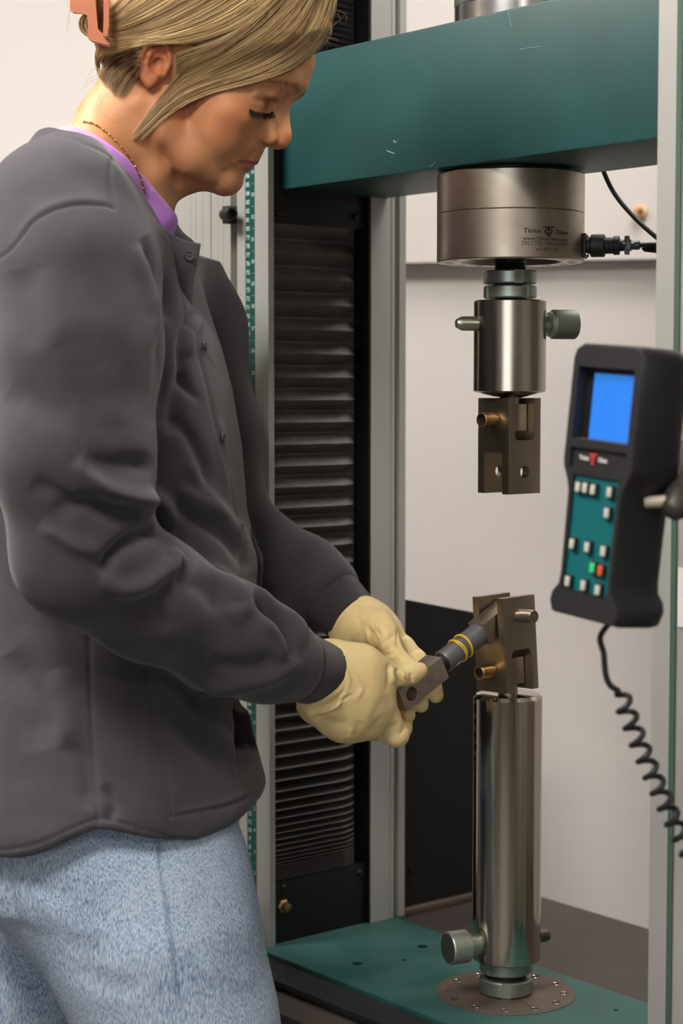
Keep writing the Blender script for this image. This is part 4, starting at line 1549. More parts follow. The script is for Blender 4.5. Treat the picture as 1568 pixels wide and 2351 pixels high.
def loft(vox, rows, k, yaw=0.0, grow=0.0, zcap=None, p=2.3):
    """rows: (pixel y, front px, back px, half width m, centre Y) -> torso volume"""
    R_ = []
    for (py, xf, xb, hw_, yc) in rows:
        a, b = W(xf, py, yc), W(xb, py, yc)
        R_.append((a.z, (a.x + b.x) / 2, (a.x - b.x) / 2 + grow, hw_ + grow, yc))
    R_.sort()
    R_ = np.array(R_)
    zs = R_[:, 0]
    c, s = math.cos(yaw), math.sin(yaw)
    def fn(x, y, z):
        zz = np.clip(z, zs[0], zs[-1])
        cx, ax, ay, cy = (np.interp(zz.ravel(), zs, R_[:, i]).reshape(zz.shape).astype(np.float32) for i in (1, 2, 3, 4))
        dx, dy = x - cx, y - cy
        u = dx * c - dy * s
        v = dx * s + dy * c
        rho = (np.abs(u / ax) ** p + np.abs(v / ay) ** p) ** (1 / p)
        d = (rho - 1) * np.minimum(ax, ay) * 0.9
        dz = np.maximum(z - zs[-1], zs[0] - z)
        return np.where(dz > 0, np.sqrt(np.maximum(d, 0) ** 2 + dz ** 2), d)
    m = R_[:, 2].max()
    vox.add(fn, (R_[:, 1].min() - m, (R_[:, 4] - R_[:, 3]).min() - 0.02, zs[0]), (R_[:, 1].max() + m, (R_[:, 4] + R_[:, 3]).max() + 0.02, zs[-1]), k)
def wch(vox, pts, k):
    vox.chain([tuple(Wn(x, y, Y)) + (r,) for x, y, Y, r in pts], k)
def cut_above(vox, line, Yref, soft=0.004, right=True):
    """remove material lying above / in front of a neckline drawn in the sagittal plane"""
    L = np.array([Wn(x, y, Yref) for x, y in line])[:, [0, 2]]
    def fn(x, y, z):
        xs = np.broadcast_to(x, (x.shape[0], 1, z.shape[2])).ravel()
        zs = np.broadcast_to(z, (x.shape[0], 1, z.shape[2])).ravel()
        P_ = np.stack([xs, zs], 1)
        d, _ = polydist(P_, L)
        # sign: above the line
        zi = np.interp(xs, L[:, 0], L[:, 1], left=9)
        zi = np.where(xs < L[0, 0], L[0, 1] + (L[0, 0] - xs) * 0.5, zi)
        sgn = np.where(zs > zi, -1.0, 1.0)
        return np.broadcast_to((d * sgn).reshape(x.shape[0], 1, z.shape[2]), (x.shape[0], y.shape[1], z.shape[2]))
    lo = np.array([L[:, 0].min() - 0.15, vox.lo[1], L[:, 1].min() - 0.02])
    hi = np.array([L[:, 0].max() + 0.25, vox.lo[1] + vox.h * vox.n[1], vox.lo[2] + vox.h * vox.n[2]])
    vox.add(fn, lo, hi, soft, 'c')
TORSO = [  # pixel row, front edge, back edge, half width, centre depth
    (330, 215, 122, 0.055, 1.86), (380, 285, 66, 0.080, 1.86), (430, 330, 22, 0.110, 1.86), (520, 388, -10, 0.160, 1.86), (600, 432, -35, 0.176, 1.86), (700, 462, -50, 0.172, 1.86),
    (800, 498, -55, 0.165, 1.86), (900, 526, -55, 0.160, 1.86), (1020, 546, -50, 0.156, 1.86), (1180, 562, -42, 0.154, 1.86),
    (1300, 596, -38, 0.156, 1.86), (1400, 596, -40, 0.158, 1.86), (1520, 574, -48, 0.164, 1.86), (1610, 556, -55, 0.172, 1.86), (1700, 572, -62, 0.182, 1.86),
    (1810, 600, -72, 0.200, 1.86), (1930, 606, -80, 0.208, 1.86), (2000, 606, -80, 0.208, 1.86)]
TYAW = math.radians(9)
ARM_R = [(150, 520, 1.690, 0.070), (170, 640, 1.660, 0.073), (178, 800, 1.640, 0.072), (170, 1050, 1.625, 0.069), (188, 1268, 1.630, 0.060),
         (338, 1372, 1.670, 0.0535), (520, 1462, 1.722, 0.050), (610, 1505, 1.748, 0.043), (662, 1524, 1.765, 0.036)]
ARM_L = [(330, 560, 2.02, 0.070), (420, 760, 2.055, 0.066), (470, 1000, 2.075, 0.060), (500, 1185, 2.075, 0.054), (600, 1275, 2.045, 0.046), (690, 1328, 2.005, 0.045), (745, 1360, 1.985, 0.040)]
# --- lilac T-shirt
sv = Vox((-0.36, 1.66, 1.22), (-0.05, 2.06, 1.56), 0.003)
loft(sv, [(y, xf, xb, hw_, yc) for y, xf, xb, hw_, yc in TORSO if y < 760], 0, TYAW, -0.010)
def skin_off(vox, off, k, zmax=1.62):
    def fn(x, y, z):
        sh_ = np.broadcast_shapes(x.shape, y.shape, z.shape)
        pts = np.stack([np.broadcast_to(q, sh_).ravel() for q in (x, y, z)], 1)
        q = (pts - HO) @ HB.T
        d = hv.sample(q)
        out = ((q < hv.lo + 0.004) | (q > hv.lo + hv.h * hv.n - 0.006)).any(1)
        d[out] = 0.5
        return (d - off).reshape(sh_)
    c_ = Wn(280, 420, 1.86)
    vox.add(fn, c_ - np.array([0.10, 0.12, 0.09]), c_ + np.array([0.09, 0.12, 0.10]), k)
skin_off(sv, 0.0068, 0.012)
cut_above(sv, [(100, 283), (152, 291), (171, 293), (225, 318), (260, 340), (295, 366), (330, 405), (360, 440), (387, 472), (400, 500)], 1.80, 0.002)
V, F = sv.mesh()
V = laplace(V, F, 2)
shirt = pobj('shirt', V, F, m_pink)
# ribbed neckband of the shirt: raised ribs across the band
# --- jacket
jv = Vox((-0.46, 1.53, 0.66), (0.10, 2.19, 1.60), 0.0042)
loft(jv, TORSO, 0, TYAW)
wch(jv, [(264, 350, 1.865, 0.054), (245, 432, 1.86, 0.070)], 0.03)
wch(jv, [(238, 430, 1.83, 0.064), (165, 508, 1.705, 0.066), (150, 560, 1.69, 0.068)], 0.05)
wch(jv, [(265, 430, 1.90, 0.064), (310, 508, 1.99, 0.066), (330, 560, 2.02, 0.068)], 0.05)
skin_off(jv, 0.0105, 0.02)
wch(jv, ARM_L, 0.022)
wch(jv, ARM_R, 0.020)
NECK = [(60, 292), (110, 293), (130, 297), (191, 318), (240, 340), (262, 354), (304, 402), (343, 467), (368, 515), (392, 556), (470, 560), (700, 560)]
cut_above(jv, NECK, 1.79, 0.004)
# wavy hem
hem = np.array([(-120, 1985), (0, 1972), (60, 1964), (110, 1948), (170, 1918), (228, 1896), (280, 1906), (360, 1930), (440, 1950), (520, 1948), (604, 1924), (700, 1915)])
HM = np.array([Wn(x, y, 1.68) for x, y in hem])
def hem_fn(x, y, z):
    zi = np.interp(x.ravel(), HM[:, 0], HM[:, 2]).reshape(x.shape)
    return (z - zi) + 0 * y
jv.add(hem_fn, (-0.46, 1.53, 0.66), (0.10, 2.19, 0.90), 0.006, 'c')
# sleeves end above the knit cuffs
for (pa, pb_) in (((662, 1524, 1.765), (737, 1545, 1.800)), ((745, 1362, 1.985), (812, 1427, 1.955))):
    a = Wn(*pa); b = Wn(*pb_); d = (b - a) / np.linalg.norm(b - a)
    c0 = a + d * 0.018
    jv.add(lambda x, y, z: -((x - c0[0]) * d[0] + (y - c0[1]) * d[1] + (z - c0[2]) * d[2]) + 0 * x, c0 - 0.06, c0 + 0.08, 0.006, 'c')
jac_fn = lambda p: jv.sample(p)
V, F = jv.mesh()
V = laplace(V, F, 2)
V, F = subdivide(V, F)
V = laplace(V, F, 2)
JS = [
    # elbow folds
    ([(389, 1232), (340, 1224), (292, 1246), (255, 1280), (233, 1322)], 17, -11),
    ([(228, 1330), (281, 1352), (337, 1338), (387, 1298), (415, 1270)], 20, 7),
    ([(170, 1060), (236, 1116), (292, 1138), (350, 1150), (380, 1180), (390, 1214)], 22, 9),
    ([(112, 1180), (180, 1160), (252, 1172), (320, 1178)], 22, -8),
    ([(195, 1052), (250, 1068), (320, 1066), (360, 1080)], 24, -6),
    ([(95, 1200), (168, 1250), (236, 1268)], 20, 6),
    ([(70, 1110), (120, 1130), (160, 1150)], 20, -4),
    ([(387, 1262), (398, 1290), (392, 1325)], 10, 4), ([(404, 1278), (412, 1310), (400, 1345)], 9, -4),
    ([(455, 1300), (539, 1350), (565, 1392), (520, 1420)], 20, 5), ([(430, 1330), (480, 1370), (500, 1410)], 22, -3),
    ([(380, 1330), (372, 1400), (385, 1450)], 22, -3),
    ([(575, 1366), (634, 1418), (668, 1470), (676, 1515)], 11, -9),
    ([(561, 1346), (640, 1386), (684, 1432), (690, 1489)], 15, 5),
    ([(600, 1420), (640, 1470), (650, 1520)], 14, 4),
    ([(440, 1592), (561, 1573), (645, 1545), (685, 1511)], 18, 5),
    ([(480, 1520), (560, 1530), (630, 1510)], 20, -3.5),
    ([(200, 1440), (330, 1500), (460, 1560)], 30, -3),
    # upper sleeve
    ([(330, 545), (350, 590), (372, 662), (384, 740)], 14, -7), ([(312, 560), (335, 640), (355, 720), (362, 800)], 18, 4),
    ([(40, 620), (60, 720), (90, 800)], 34, -1.8), ([(100, 620), (130, 700), (150, 790)], 34, 1.4),
    ([(340, 700), (365, 780), (372, 880), (360, 980)], 16, -3),
    ([(20, 900), (90, 940), (180, 950)], 38, -1.6), ([(220, 840), (250, 900), (260, 980)], 34, 1.5),
    # yoke and shoulder seams
    ([(-8, 596), (26, 571), (56, 536), (82, 506), (130, 481), (182, 471), (234, 472), (260, 478)], 3.6, -1.3, False),
    ([(26, 560), (82, 494), (130, 470), (182, 460), (250, 464)], 10, 0.9),
    ([(260, 478), (249, 423), (256, 371), (264, 356)], 4.5, -1.3, False),
    ([(138, 306), (196, 330), (256, 360), (300, 412), (338, 476), (372, 540)], 3.5, -1.2, False),
    ([(395, 560), (412, 630), (420, 700), (448, 790), (478, 900), (500, 1010), (525, 1110), (548, 1215), (560, 1290), (548, 1330)], 5, -1.4, False),
    # chest folds
    ([(451, 716), (425, 749), (414, 814), (425, 880), (462, 926)], 11, -5), ([(462, 730), (440, 770), (432, 820)], 13, 3.5),
    ([(400, 960), (440, 1010), (470, 1080), (468, 1130)], 16, -4), ([(430, 1060), (470, 1130), (520, 1190)], 15, 3),
    ([(395, 1150), (440, 1190), (520, 1240), (572, 1310)], 15, -5), ([(400, 1120), (470, 1160), (540, 1215), (590, 1290), (600, 1350)], 18, 5),
    ([(500, 960), (512, 1060), (528, 1150)], 11, 2.5),
    ([(420, 850), (400, 920), (392, 1000)], 18, -4),
    # body below the sleeve: seams, pocket, soft folds
    ([(204, 1450), (207, 1560), (212, 1700), (220, 1820), (226, 1892)], 4.2, -1.5, False),
    ([(336, 1540), (356, 1640), (380, 1760), (394, 1874)], 4, -1.8, False),
    ([(394, 1874), (460, 1862), (530, 1846), (596, 1812)], 4, -1.8, False),
    ([(404, 1866), (470, 1853), (540, 1836), (596, 1800)], 6, 1.0, False),
    ([(400, 1590), (470, 1660), (540, 1730), (590, 1800)], 26, 2.5), ([(380, 1620), (430, 1690), (500, 1760)], 24, -4),
    ([(520, 1640), (545, 1690), (575, 1745)], 9, 2),
    ([(150, 1700), (190, 1740), (205, 1800), (200, 1860)], 20, -3), ([(240, 1800), (260, 1850), (250, 1890)], 14, -3),
    ([(20, 1500), (80, 1600), (100, 1720)], 40, -4), ([(120, 1540), (150, 1640), (150, 1720)], 30, 3),
    ([(0, 1952), (60, 1944), (110, 1928), (170, 1900), (228, 1880), (280, 1890), (360, 1914), (440, 1932), (520, 1931), (600, 1908)], 4, -1.3, False),
]
V = sculpt(V, F, [(a, w, amp * (1.25 if w > 8 else 1.1)) + tuple(r) for a, w, amp, *r in JS], ymax=2.02)
n1 = noise3(V, 9.0, 1) * 0.0016 + noise3(V, 22.0, 2) * 0.0006
V = V + normals(V, F) * n1[:, None]
V = laplace(V, F, 1, 0.4)
jacket = pobj('jacket', V, F, m_jacket)
def jsurf(px, py, off=0.0, y0=1.5, y1=2.1):
    return march(jac_fn, px, py, y0, y1, off=off)
# knit cuffs: ribbed tubes
def cuff(pa, ra, pb_, rb, roll_end):
    a = Wn(*pa); b = Wn(*pb_)
    d = (b - a); L = np.linalg.norm(d); d /= L
    u = np.cross(d, [0, 0, 1]); u /= np.linalg.norm(u); v = np.cross(d, u)
    n = 150
    prof = [(-0.10, ra * 0.80), (0.0, ra * 0.98), (0.2, ra * 1.0), (0.5, (ra + rb) / 2 * 1.01), (0.85, rb * 1.02), (0.97, rb * 1.02), (1.0, rb * 0.98), (1.0, rb * 0.93), (0.9, rb * 0.90)]
    Vs, Fs = [], []
    for i, (t, r) in enumerate(prof):
        for j in range(n):
            an = 2 * math.pi * j / n
            rr = r + (0.0003 if j % 2 else -0.0003) * (1 if 0 < i < 5 else 0) + 0.0012 * math.sin(3 * an + t * 3)
            Vs.append(a + d * L * t + (u * math.cos(an) + v * math.sin(an)) * rr)
    for i in range(len(prof) - 1):
        for j in range(n):
            k = (j + 1) % n
            Fs.append((i * n + j, (i + 1) * n + j, (i + 1) * n + k, i * n + k))
    pobj('knit_cuff', Vs, Fs, m_cuffm, jacket)
cuff((676, 1528, 1.772), 0.0345, (738, 1544, 1.800), 0.0315, 1)
cuff((752, 1368, 1.982), 0.0345, (813, 1426, 1.955), 0.0300, 1)
# open top corner of the placket and far collar, thin folded cloth
def patch(name, rows, m, thick=0.0022, parent=None):
    """rows: list of rows of (px, py, Y); smooth thin sheet with thickness"""
    G = np.array([[Wn(*q) for q in r] for r in rows])
    R1 = np.array([catmull(r, 5) for r in G])
    R2 = np.array([catmull(R1[:, j], 5) for j in range(R1.shape[1])]).transpose(1, 0, 2)
    a, b = R2.shape[:2]
    Vt = R2.reshape(-1, 3)
    Ft = np.array([(i * b + j, i * b + j + 1, (i + 1) * b + j + 1, (i + 1) * b + j) for i in range(a - 1) for j in range(b - 1)])
    N = normals(Vt, Ft)
    n = len(Vt)
    Va = np.concatenate([Vt + N * thick / 2, Vt - N * thick / 2])
    Fa = [tuple(f) for f in Ft] + [tuple(n + i for i in f[::-1]) for f in Ft]
    rim = [j for j in range(b)] + [i * b + b - 1 for i in range(1, a)] + [(a - 1) * b + j for j in range(b - 2, -1, -1)] + [i * b for i in range(a - 2, 0, -1)]
    for i in range(len(rim)):
        j = (i + 1) % len(rim)
        Fa.append((rim[j], rim[i], n + rim[i], n + rim[j]))
    return pobj(name, Va, np.array(Fa, dtype=object) if False else np.array(Fa), m, parent)
fl_ = patch('placket_corner', [[(380, 528, 1.815), (408, 546, 1.812), (434, 556, 1.815), (460, 560, 1.822)],
                         [(390, 575, 1.805), (412, 588, 1.800), (434, 596, 1.803), (453, 602, 1.812)],
                         [(402, 640, 1.805), (416, 648, 1.800), (430, 652, 1.803), (443, 655, 1.812)],
                         [(414, 705, 1.810), (424, 708, 1.808), (432, 710, 1.812), (440, 712, 1.818)]], m_jacket, parent=jacket)
patch('far_collar', [[(372, 470, 1.90), (388, 486, 1.90), (404, 512, 1.90), (418, 536, 1.90)],
                     [(374, 520, 1.885), (396, 540, 1.885), (416, 552, 1.885), (450, 566, 1.885)],
                     [(380, 580, 1.875), (405, 600, 1.875), (430, 615, 1.875), (446, 630, 1.875)]], m_jacket, parent=jacket)
# snap buttons
m_snap = mat('grey_snap', rgb(66, 62, 66), 0.4, spec=0.5)
def snap(px, py, Y, r, facing):
    bm = NB()
    c_ = W(px, py, Y)
    add_lathe(bm, [(r, 0), (r, 0.0016), (r * 0.86, 0.0024), (r * 0.60, 0.0022), (r * 0.55, 0.0012), (r * 0.30, 0.0012), (r * 0.26, 0.0022), (0, 0.0024)], 28, axis_xf(c_, facing))
    pb('snap_button', bm, m_snap, jacket)
snap(434, 587, 1.8005, 0.0052, (0.25, -1, 0.05))
for (x, y) in ((463, 797), (505, 1006), (546, 1213)):
    q = jsurf(x, y)
    if q is not None:
        e_ = 0.004
        g_ = np.array([jac_fn(np.array([q + np.eye(3)[i] * e_]))[0] - jac_fn(np.array([q - np.eye(3)[i] * e_]))[0] for i in range(3)])
        g_ /= np.linalg.norm(g_)
        q2 = PX(q + g_ * 0.0026)[0]
        snap(q2[0], q2[1], (q + g_ * 0.0026)[1], 0.0048, tuple(g_))
# --- jeans
def denim():
    m = bpy.data.materials.new('washed_denim')
    m.use_nodes = True
    nt = m.node_tree; n, l = nt.nodes, nt.links
    p = n['Principled BSDF']
    p.inputs['Roughness'].default_value = 0.85
    p.inputs['Specular IOR Level'].default_value = 0.2
    tc = n.new('ShaderNodeTexCoord')
    mp_ = n.new('ShaderNodeMapping'); mp_.inputs['Scale'].default_value = (1, 1, 0.13); mp_.inputs['Rotation'].default_value = (0, math.radians(-12), 0)
    l.new(tc.outputs['Object'], mp_.inputs['Vector'])
    t = n.new('ShaderNodeTexNoise'); t.inputs['Scale'].default_value = 1150; t.inputs['Detail'].default_value = 4
    l.new(mp_.outputs[0], t.inputs['Vector'])
    t3 = n.new('ShaderNodeTexNoise'); t3.inputs['Scale'].default_value = 9; t3.inputs['Detail'].default_value = 4
    l.new(tc.outputs['Object'], t3.inputs['Vector'])
    cr = n.new('ShaderNodeValToRGB')
    cr.color_ramp.elements[0].position = 0.33; cr.color_ramp.elements[0].color = rgb(92, 118, 154)
    cr.color_ramp.elements[1].position = 0.62; cr.color_ramp.elements[1].color = rgb(190, 203, 218)
    add = n.new('ShaderNodeMath'); add.operation = 'ADD'
    sub = n.new('ShaderNodeMath'); sub.operation = 'MULTIPLY_ADD'; sub.inputs[1].default_value = 0.35; sub.inputs[2].default_value = -0.175
    l.new(t3.outputs['Fac'], sub.inputs[0])
    l.new(t.outputs['Fac'], add.inputs[0]); l.new(sub.outputs[0], add.inputs[1])
    l.new(add.outputs[0], cr.inputs[0])
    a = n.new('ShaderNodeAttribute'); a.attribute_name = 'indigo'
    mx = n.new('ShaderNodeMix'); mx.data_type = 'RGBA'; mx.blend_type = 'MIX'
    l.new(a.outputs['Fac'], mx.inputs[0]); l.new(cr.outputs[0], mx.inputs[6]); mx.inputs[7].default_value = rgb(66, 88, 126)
    l.new(mx.outputs[2], p.inputs['Base Color'])
    b = n.new('ShaderNodeBump'); b.inputs['Strength'].default_value = 0.35; b.inputs['Distance'].default_value = 0.0005
    l.new(t.outputs['Fac'], b.inputs['Height'])
    l.new(b.outputs[0], p.inputs['Normal'])
    return m
kv = Vox((-0.52, 1.58, 0.03), (0.06, 2.12, 0.98), 0.0055)
loft(kv, [(1780, 470, -20, 0.140, 1.86), (1870, 520, -45, 0.165, 1.86), (1960, 552, -50, 0.17, 1.86), (2010, 545, -30, 0.165, 1.86)], 0, TYAW)
def leg(pts, k):
    kv.chain(pts, k)
hipR = tuple(Wn(296, 1925, 1.79)) + (0.099,)
kR = Wn(306, 2005, 1.788)
leg([hipR, tuple(kR) + (0.110,), tuple(Wn(350, 2150, 1.77)) + (0.104,), tuple(Wn(410, 2340, 1.76)) + (0.093,), (-0.098, 1.745, 0.44, 0.072), (-0.105, 1.745, 0.25, 0.066), (-0.125, 1.745, 0.07, 0.070)], 0.02)
leg([tuple(Wn(240, 1930, 1.94)) + (0.105,), tuple(Wn(150, 2060, 1.95)) + (0.104,), tuple(Wn(80, 2260, 1.955)) + (0.092,), (-0.345, 1.955, 0.44, 0.072), (-0.375, 1.955, 0.25, 0.066), (-0.40, 1.955, 0.07, 0.070)], 0.02)
wch(kv, [(130, 1910, 1.80, 0.078), (112, 1995, 1.80, 0.070)], 0.05)
kv.add(lambda x, y, z: (z - 0.045) + 0 * x + 0 * y, (-0.52, 1.58, 0.0), (0.06, 2.12, 0.06), 0.003, 'c')
V, F = kv.mesh()
V = laplace(V, F, 2)
V, F = subdivide(V, F)
V = laplace(V, F, 1)
SEAM = [(362, 1900), (366, 1980), (384, 2080), (398, 2180), (412, 2280), (428, 2360)]
KS = [(SEAM, 4, -1.4, False), ([(355, 1930), (372, 2080), (386, 2180), (400, 2300)], 9, 1.0, False),
      ([(60, 2010), (110, 2050), (180, 2070)], 24, -3), ([(80, 2060), (160, 2120), (260, 2140)], 26, 2.5), ([(160, 2220), (250, 2260), (330, 2270)], 26, -2.5),
      ([(440, 2040), (500, 2090), (560, 2110)], 22, -2), ([(450, 2200), (520, 2240), (590, 2250)], 24, 2), ([(30, 2010), (28, 2080), (60, 2140)], 10, -2.0)]
V = sculpt(V, F, KS, ymax=1.86)
V = V + normals(V, F) * (noise3(V, 14.0, 3) * 0.0014)[:, None]
jeans = pobj('jeans', V, F, denim())
Pj = PX(V)
ds, _t = polydist(Pj, SEAM)
ind = 0.75 * np.clip(1.3 - ds / 6.0, 0, 1) * np.clip(0.55 + 0.9 * noise3(V, 60.0, 5), 0, 1) * (V[:, 1] < 1.8)
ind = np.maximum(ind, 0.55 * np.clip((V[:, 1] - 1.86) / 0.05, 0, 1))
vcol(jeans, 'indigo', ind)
# --- shoes
for fx, fy in ((-0.125, 1.745), (-0.40, 1.955)):
    shv = Vox((fx - 0.09, fy - 0.06, -0.005), (fx + 0.23, fy + 0.06, 0.13), 0.004)
    shv.ell((fx - 0.01, fy, 0.045), (0.062, 0.038, 0.045), 0)
    shv.ell((fx + 0.07, fy, 0.04), (0.09, 0.042, 0.036), 0.03)
    shv.ell((fx + 0.135, fy, 0.034), (0.055, 0.042, 0.028), 0.02)
    shv.cone((fx, fy, 0.05), (fx, fy, 0.11), 0.036, 0.04, 0.03)
    shv.add(lambda x, y, z: (z - 0.022) + 0 * x + 0 * y, (fx - 0.1, fy - 0.1, -0.01), (fx + 0.3, fy + 0.1, 0.03), 0.0, 'c')
    V, F = shv.mesh()
    V = laplace(V, F, 2)
    sh = pobj('shoe', V, F, mat('white_sneaker', rgb(205, 202, 196), 0.6))
    bm = NB()
    pts = [(fx + 0.06 + 0.128 * math.cos(a) * (1 if math.cos(a) > 0 else 0.98), fy + 0.041 * math.sin(a)) for a in np.linspace(0, 2 * math.pi, 40, endpoint=False)]
    add_prism(bm, pts, 0.0, 0.024)
    pb('sole', bm, mat('sole_rubber', rgb(150, 146, 140), 0.7), sh)
# ------------------------------------------------------------------ gloved hands
m_glove = bpy.data.materials.new('pale_yellow_latex')
m_glove.use_nodes = True
def build_glove(m):
    nt = m.node_tree; n, l = nt.nodes, nt.links
    p = n['Principled BSDF']
    p.inputs['Roughness'].default_value = 0.42
    p.inputs['Specular IOR Level'].default_value = 0.4
    p.inputs['Subsurface Weight'].default_value = 0.15
    p.inputs['Subsurface Radius'].default_value = (0.006, 0.004, 0.002)
    p.inputs['Subsurface Scale'].default_value = 1.0
    tc = n.new('ShaderNodeTexCoord')
    t = n.new('ShaderNodeTexNoise'); t.inputs['Scale'].default_value = 45; t.inputs['Detail'].default_value = 5
    l.new(tc.outputs['Object'], t.inputs['Vector'])
    cr = n.new('ShaderNodeValToRGB')
    cr.color_ramp.elements[0].position = 0.3; cr.color_ramp.elements[0].color = rgb(236, 206, 142)
    cr.color_ramp.elements[1].position = 0.7; cr.color_ramp.elements[1].color = rgb(244, 222, 164)
    l.new(t.outputs['Fac'], cr.inputs[0])
    a = n.new('ShaderNodeAttribute'); a.attribute_name = 'tip'
    mx = n.new('ShaderNodeMix'); mx.data_type = 'RGBA'
    l.new(a.outputs['Fac'], mx.inputs[0]); l.new(cr.outputs[0], mx.inputs[6]); mx.inputs[7].default_value = rgb(206, 196, 96)
    l.new(mx.outputs[2], p.inputs['Base Color'])
    t2 = n.new('ShaderNodeTexNoise'); t2.inputs['Scale'].default_value = 160; t2.inputs['Detail'].default_value = 4
    l.new(tc.outputs['Object'], t2.inputs['Vector'])
    b = n.new('ShaderNodeBump'); b.inputs['Strength'].default_value = 0.12; b.inputs['Distance'].default_value = 0.0015
    l.new(t2.outputs['Fac'], b.inputs['Height'])
    l.new(b.outputs[0], p.inputs['Normal'])
build_glove(m_glove)
def glove(chains, extra, strokes, lo, hi, tips, ymax=None, carve=()):
    gv = Vox(lo, hi, 0.0013)
    for pts, k in chains:
        wch(gv, pts, k)
    if extra:
        extra(gv)
    for pts, k in carve:
        gv.chain([tuple(Wn(x, y, Y)) + (r,) for x, y, Y, r in pts], k, mode='c')
    V, F = gv.mesh()
    V = laplace(V, F, 3)
    V = sculpt(V, F, [(a, w, amp * 1.7) + tuple(r) for a, w, amp, *r in strokes], ymax)
    V = V + normals(V, F) * (noise3(V, 70.0, 4) * 0.00035)[:, None]
    V = laplace(V, F, 1, 0.3)
    o = pobj('glove', V, F, m_glove)
    t = np.zeros(len(V))
    for c, r in tips:
        d = np.linalg.norm(V - Wn(*c), axis=1)
        t = np.maximum(t, np.clip(1.2 - d / r, 0, 1))
    vcol(o, 'tip', t * 0.6)
    return o, gv
# near hand (her right): back of the hand to the camera, thumb along the block, fingers curled under it
NH = [
    ([(715, 1536, 1.795, 0.026), (748, 1550, 1.805, 0.0285), (790, 1572, 1.815, 0.028)], 0.012),
    ([(760, 1545, 1.812, 0.024), (825, 1562, 1.822, 0.020), (868, 1588, 1.832, 0.0135)], 0.022),      # index metacarpal
    ([(760, 1575, 1.812, 0.024), (825, 1605, 1.820, 0.019), (868, 1625, 1.830, 0.0140)], 0.022),      # middle
    ([(752, 1596, 1.815, 0.023), (812, 1632, 1.824, 0.018), (852, 1650, 1.834, 0.0140)], 0.022),      # ring
    ([(740, 1612, 1.818, 0.021), (785, 1650, 1.828, 0.0165), (826, 1662, 1.840, 0.0125)], 0.022),     # little
    ([(775, 1528, 1.812, 0.020), (828, 1532, 1.820, 0.0175), (878, 1546, 1.832, 0.0125)], 0.018),     # thumb metacarpal
    ([(878, 1546, 1.832, 0.0122), (922, 1551, 1.842, 0.0098), (944, 1546, 1.8475, 0.0100), (963, 1540, 1.852, 0.0084)], 0.006),
    ([(866, 1600, 1.834, 0.0130), (890, 1648, 1.836, 0.0122), (911, 1688, 1.842, 0.0112), (922, 1672, 1.868, 0.0098), (930, 1648, 1.880, 0.0085)], 0.006),   # index
    ([(862, 1635, 1.842, 0.0125), (884, 1676, 1.858, 0.0115), (905, 1660, 1.884, 0.0100), (915, 1640, 1.892, 0.0085)], 0.004),
    ([(846, 1655, 1.846, 0.0120), (862, 1676, 1.872, 0.0105), (888, 1662, 1.896, 0.0095)], 0.004),
    ([(823, 1662, 1.850, 0.0110), (842, 1676, 1.876, 0.0098), (866, 1668, 1.896, 0.0085)], 0.004),
]
NS = [
    ([(775, 1500), (760, 1560), (722, 1600), (700, 1612)], 5, 1.0, False), ([(790, 1590), (770, 1622), (720, 1640), (700, 1638)], 5, 1.5),
    ([(800, 1560), (780, 1600), (740, 1625)], 5, -0.9), ([(786, 1530), (800, 1560), (790, 1590)], 6, 0.7), ([(810, 1548), (830, 1580), (815, 1610)], 6, 0.6),
    ([(890, 1524), (893, 1550), (889, 1576)], 4.5, -1.6), ([(899, 1528), (900, 1552), (906, 1572)], 4, 1.3), ([(912, 1534), (914, 1556), (922, 1572)], 4, -1.4),
    ([(925, 1540), (926, 1560), (934, 1570)], 4, 1.1), ([(945, 1545), (944, 1556), (950, 1566)], 4, -1.0),
    ([(884, 1600), (862, 1640), (850, 1665)], 11, -0.5), ([(832, 1655), (812, 1690)], 9, -0.6), ([(870, 1655), (852, 1688)], 8, -0.7), ([(808, 1670), (800, 1700)], 7, 0.7),
    ([(905, 1660), (890, 1672), (884, 1690)], 5, -0.9), ([(925, 1655), (917, 1668), (926, 1684)], 4, 0.6), ([(935, 1672), (925, 1676), (918, 1690)], 4, -0.7),
    ([(700, 1620), (740, 1606), (790, 1580)], 4, 1.0), ([(705, 1632), (750, 1622), (812, 1594)], 4, -0.9), ([(780, 1500), (770, 1530), (748, 1570)], 4, -0.8),
    ([(795, 1495), (786, 1512), (800, 1520)], 4, 0.8), ([(840, 1690), (862, 1664), (880, 1640)], 5, -0.8), ([(872, 1700), (890, 1680), (912, 1662)], 4, -0.8), ([(908, 1542), (930, 1552), (938, 1562)], 4, 0.7), ([(888, 1582), (896, 1600), (908, 1625)], 6, 0.7),
    ([(846, 1576), (872, 1610), (876, 1650)], 14, 0.4), ([(710, 1630), (760, 1660), (800, 1660)], 10, -0.8), ([(700, 1618), (735, 1680), (760, 1696)], 8, 0.7),
]
near_glove, ngv = glove(NH, None, NS, (-0.045, 1.755, 0.855), (0.095, 1.915, 1.025),
                        [((974, 1545, 1.852), 0.009), ((930, 1700, 1.845), 0.006)])
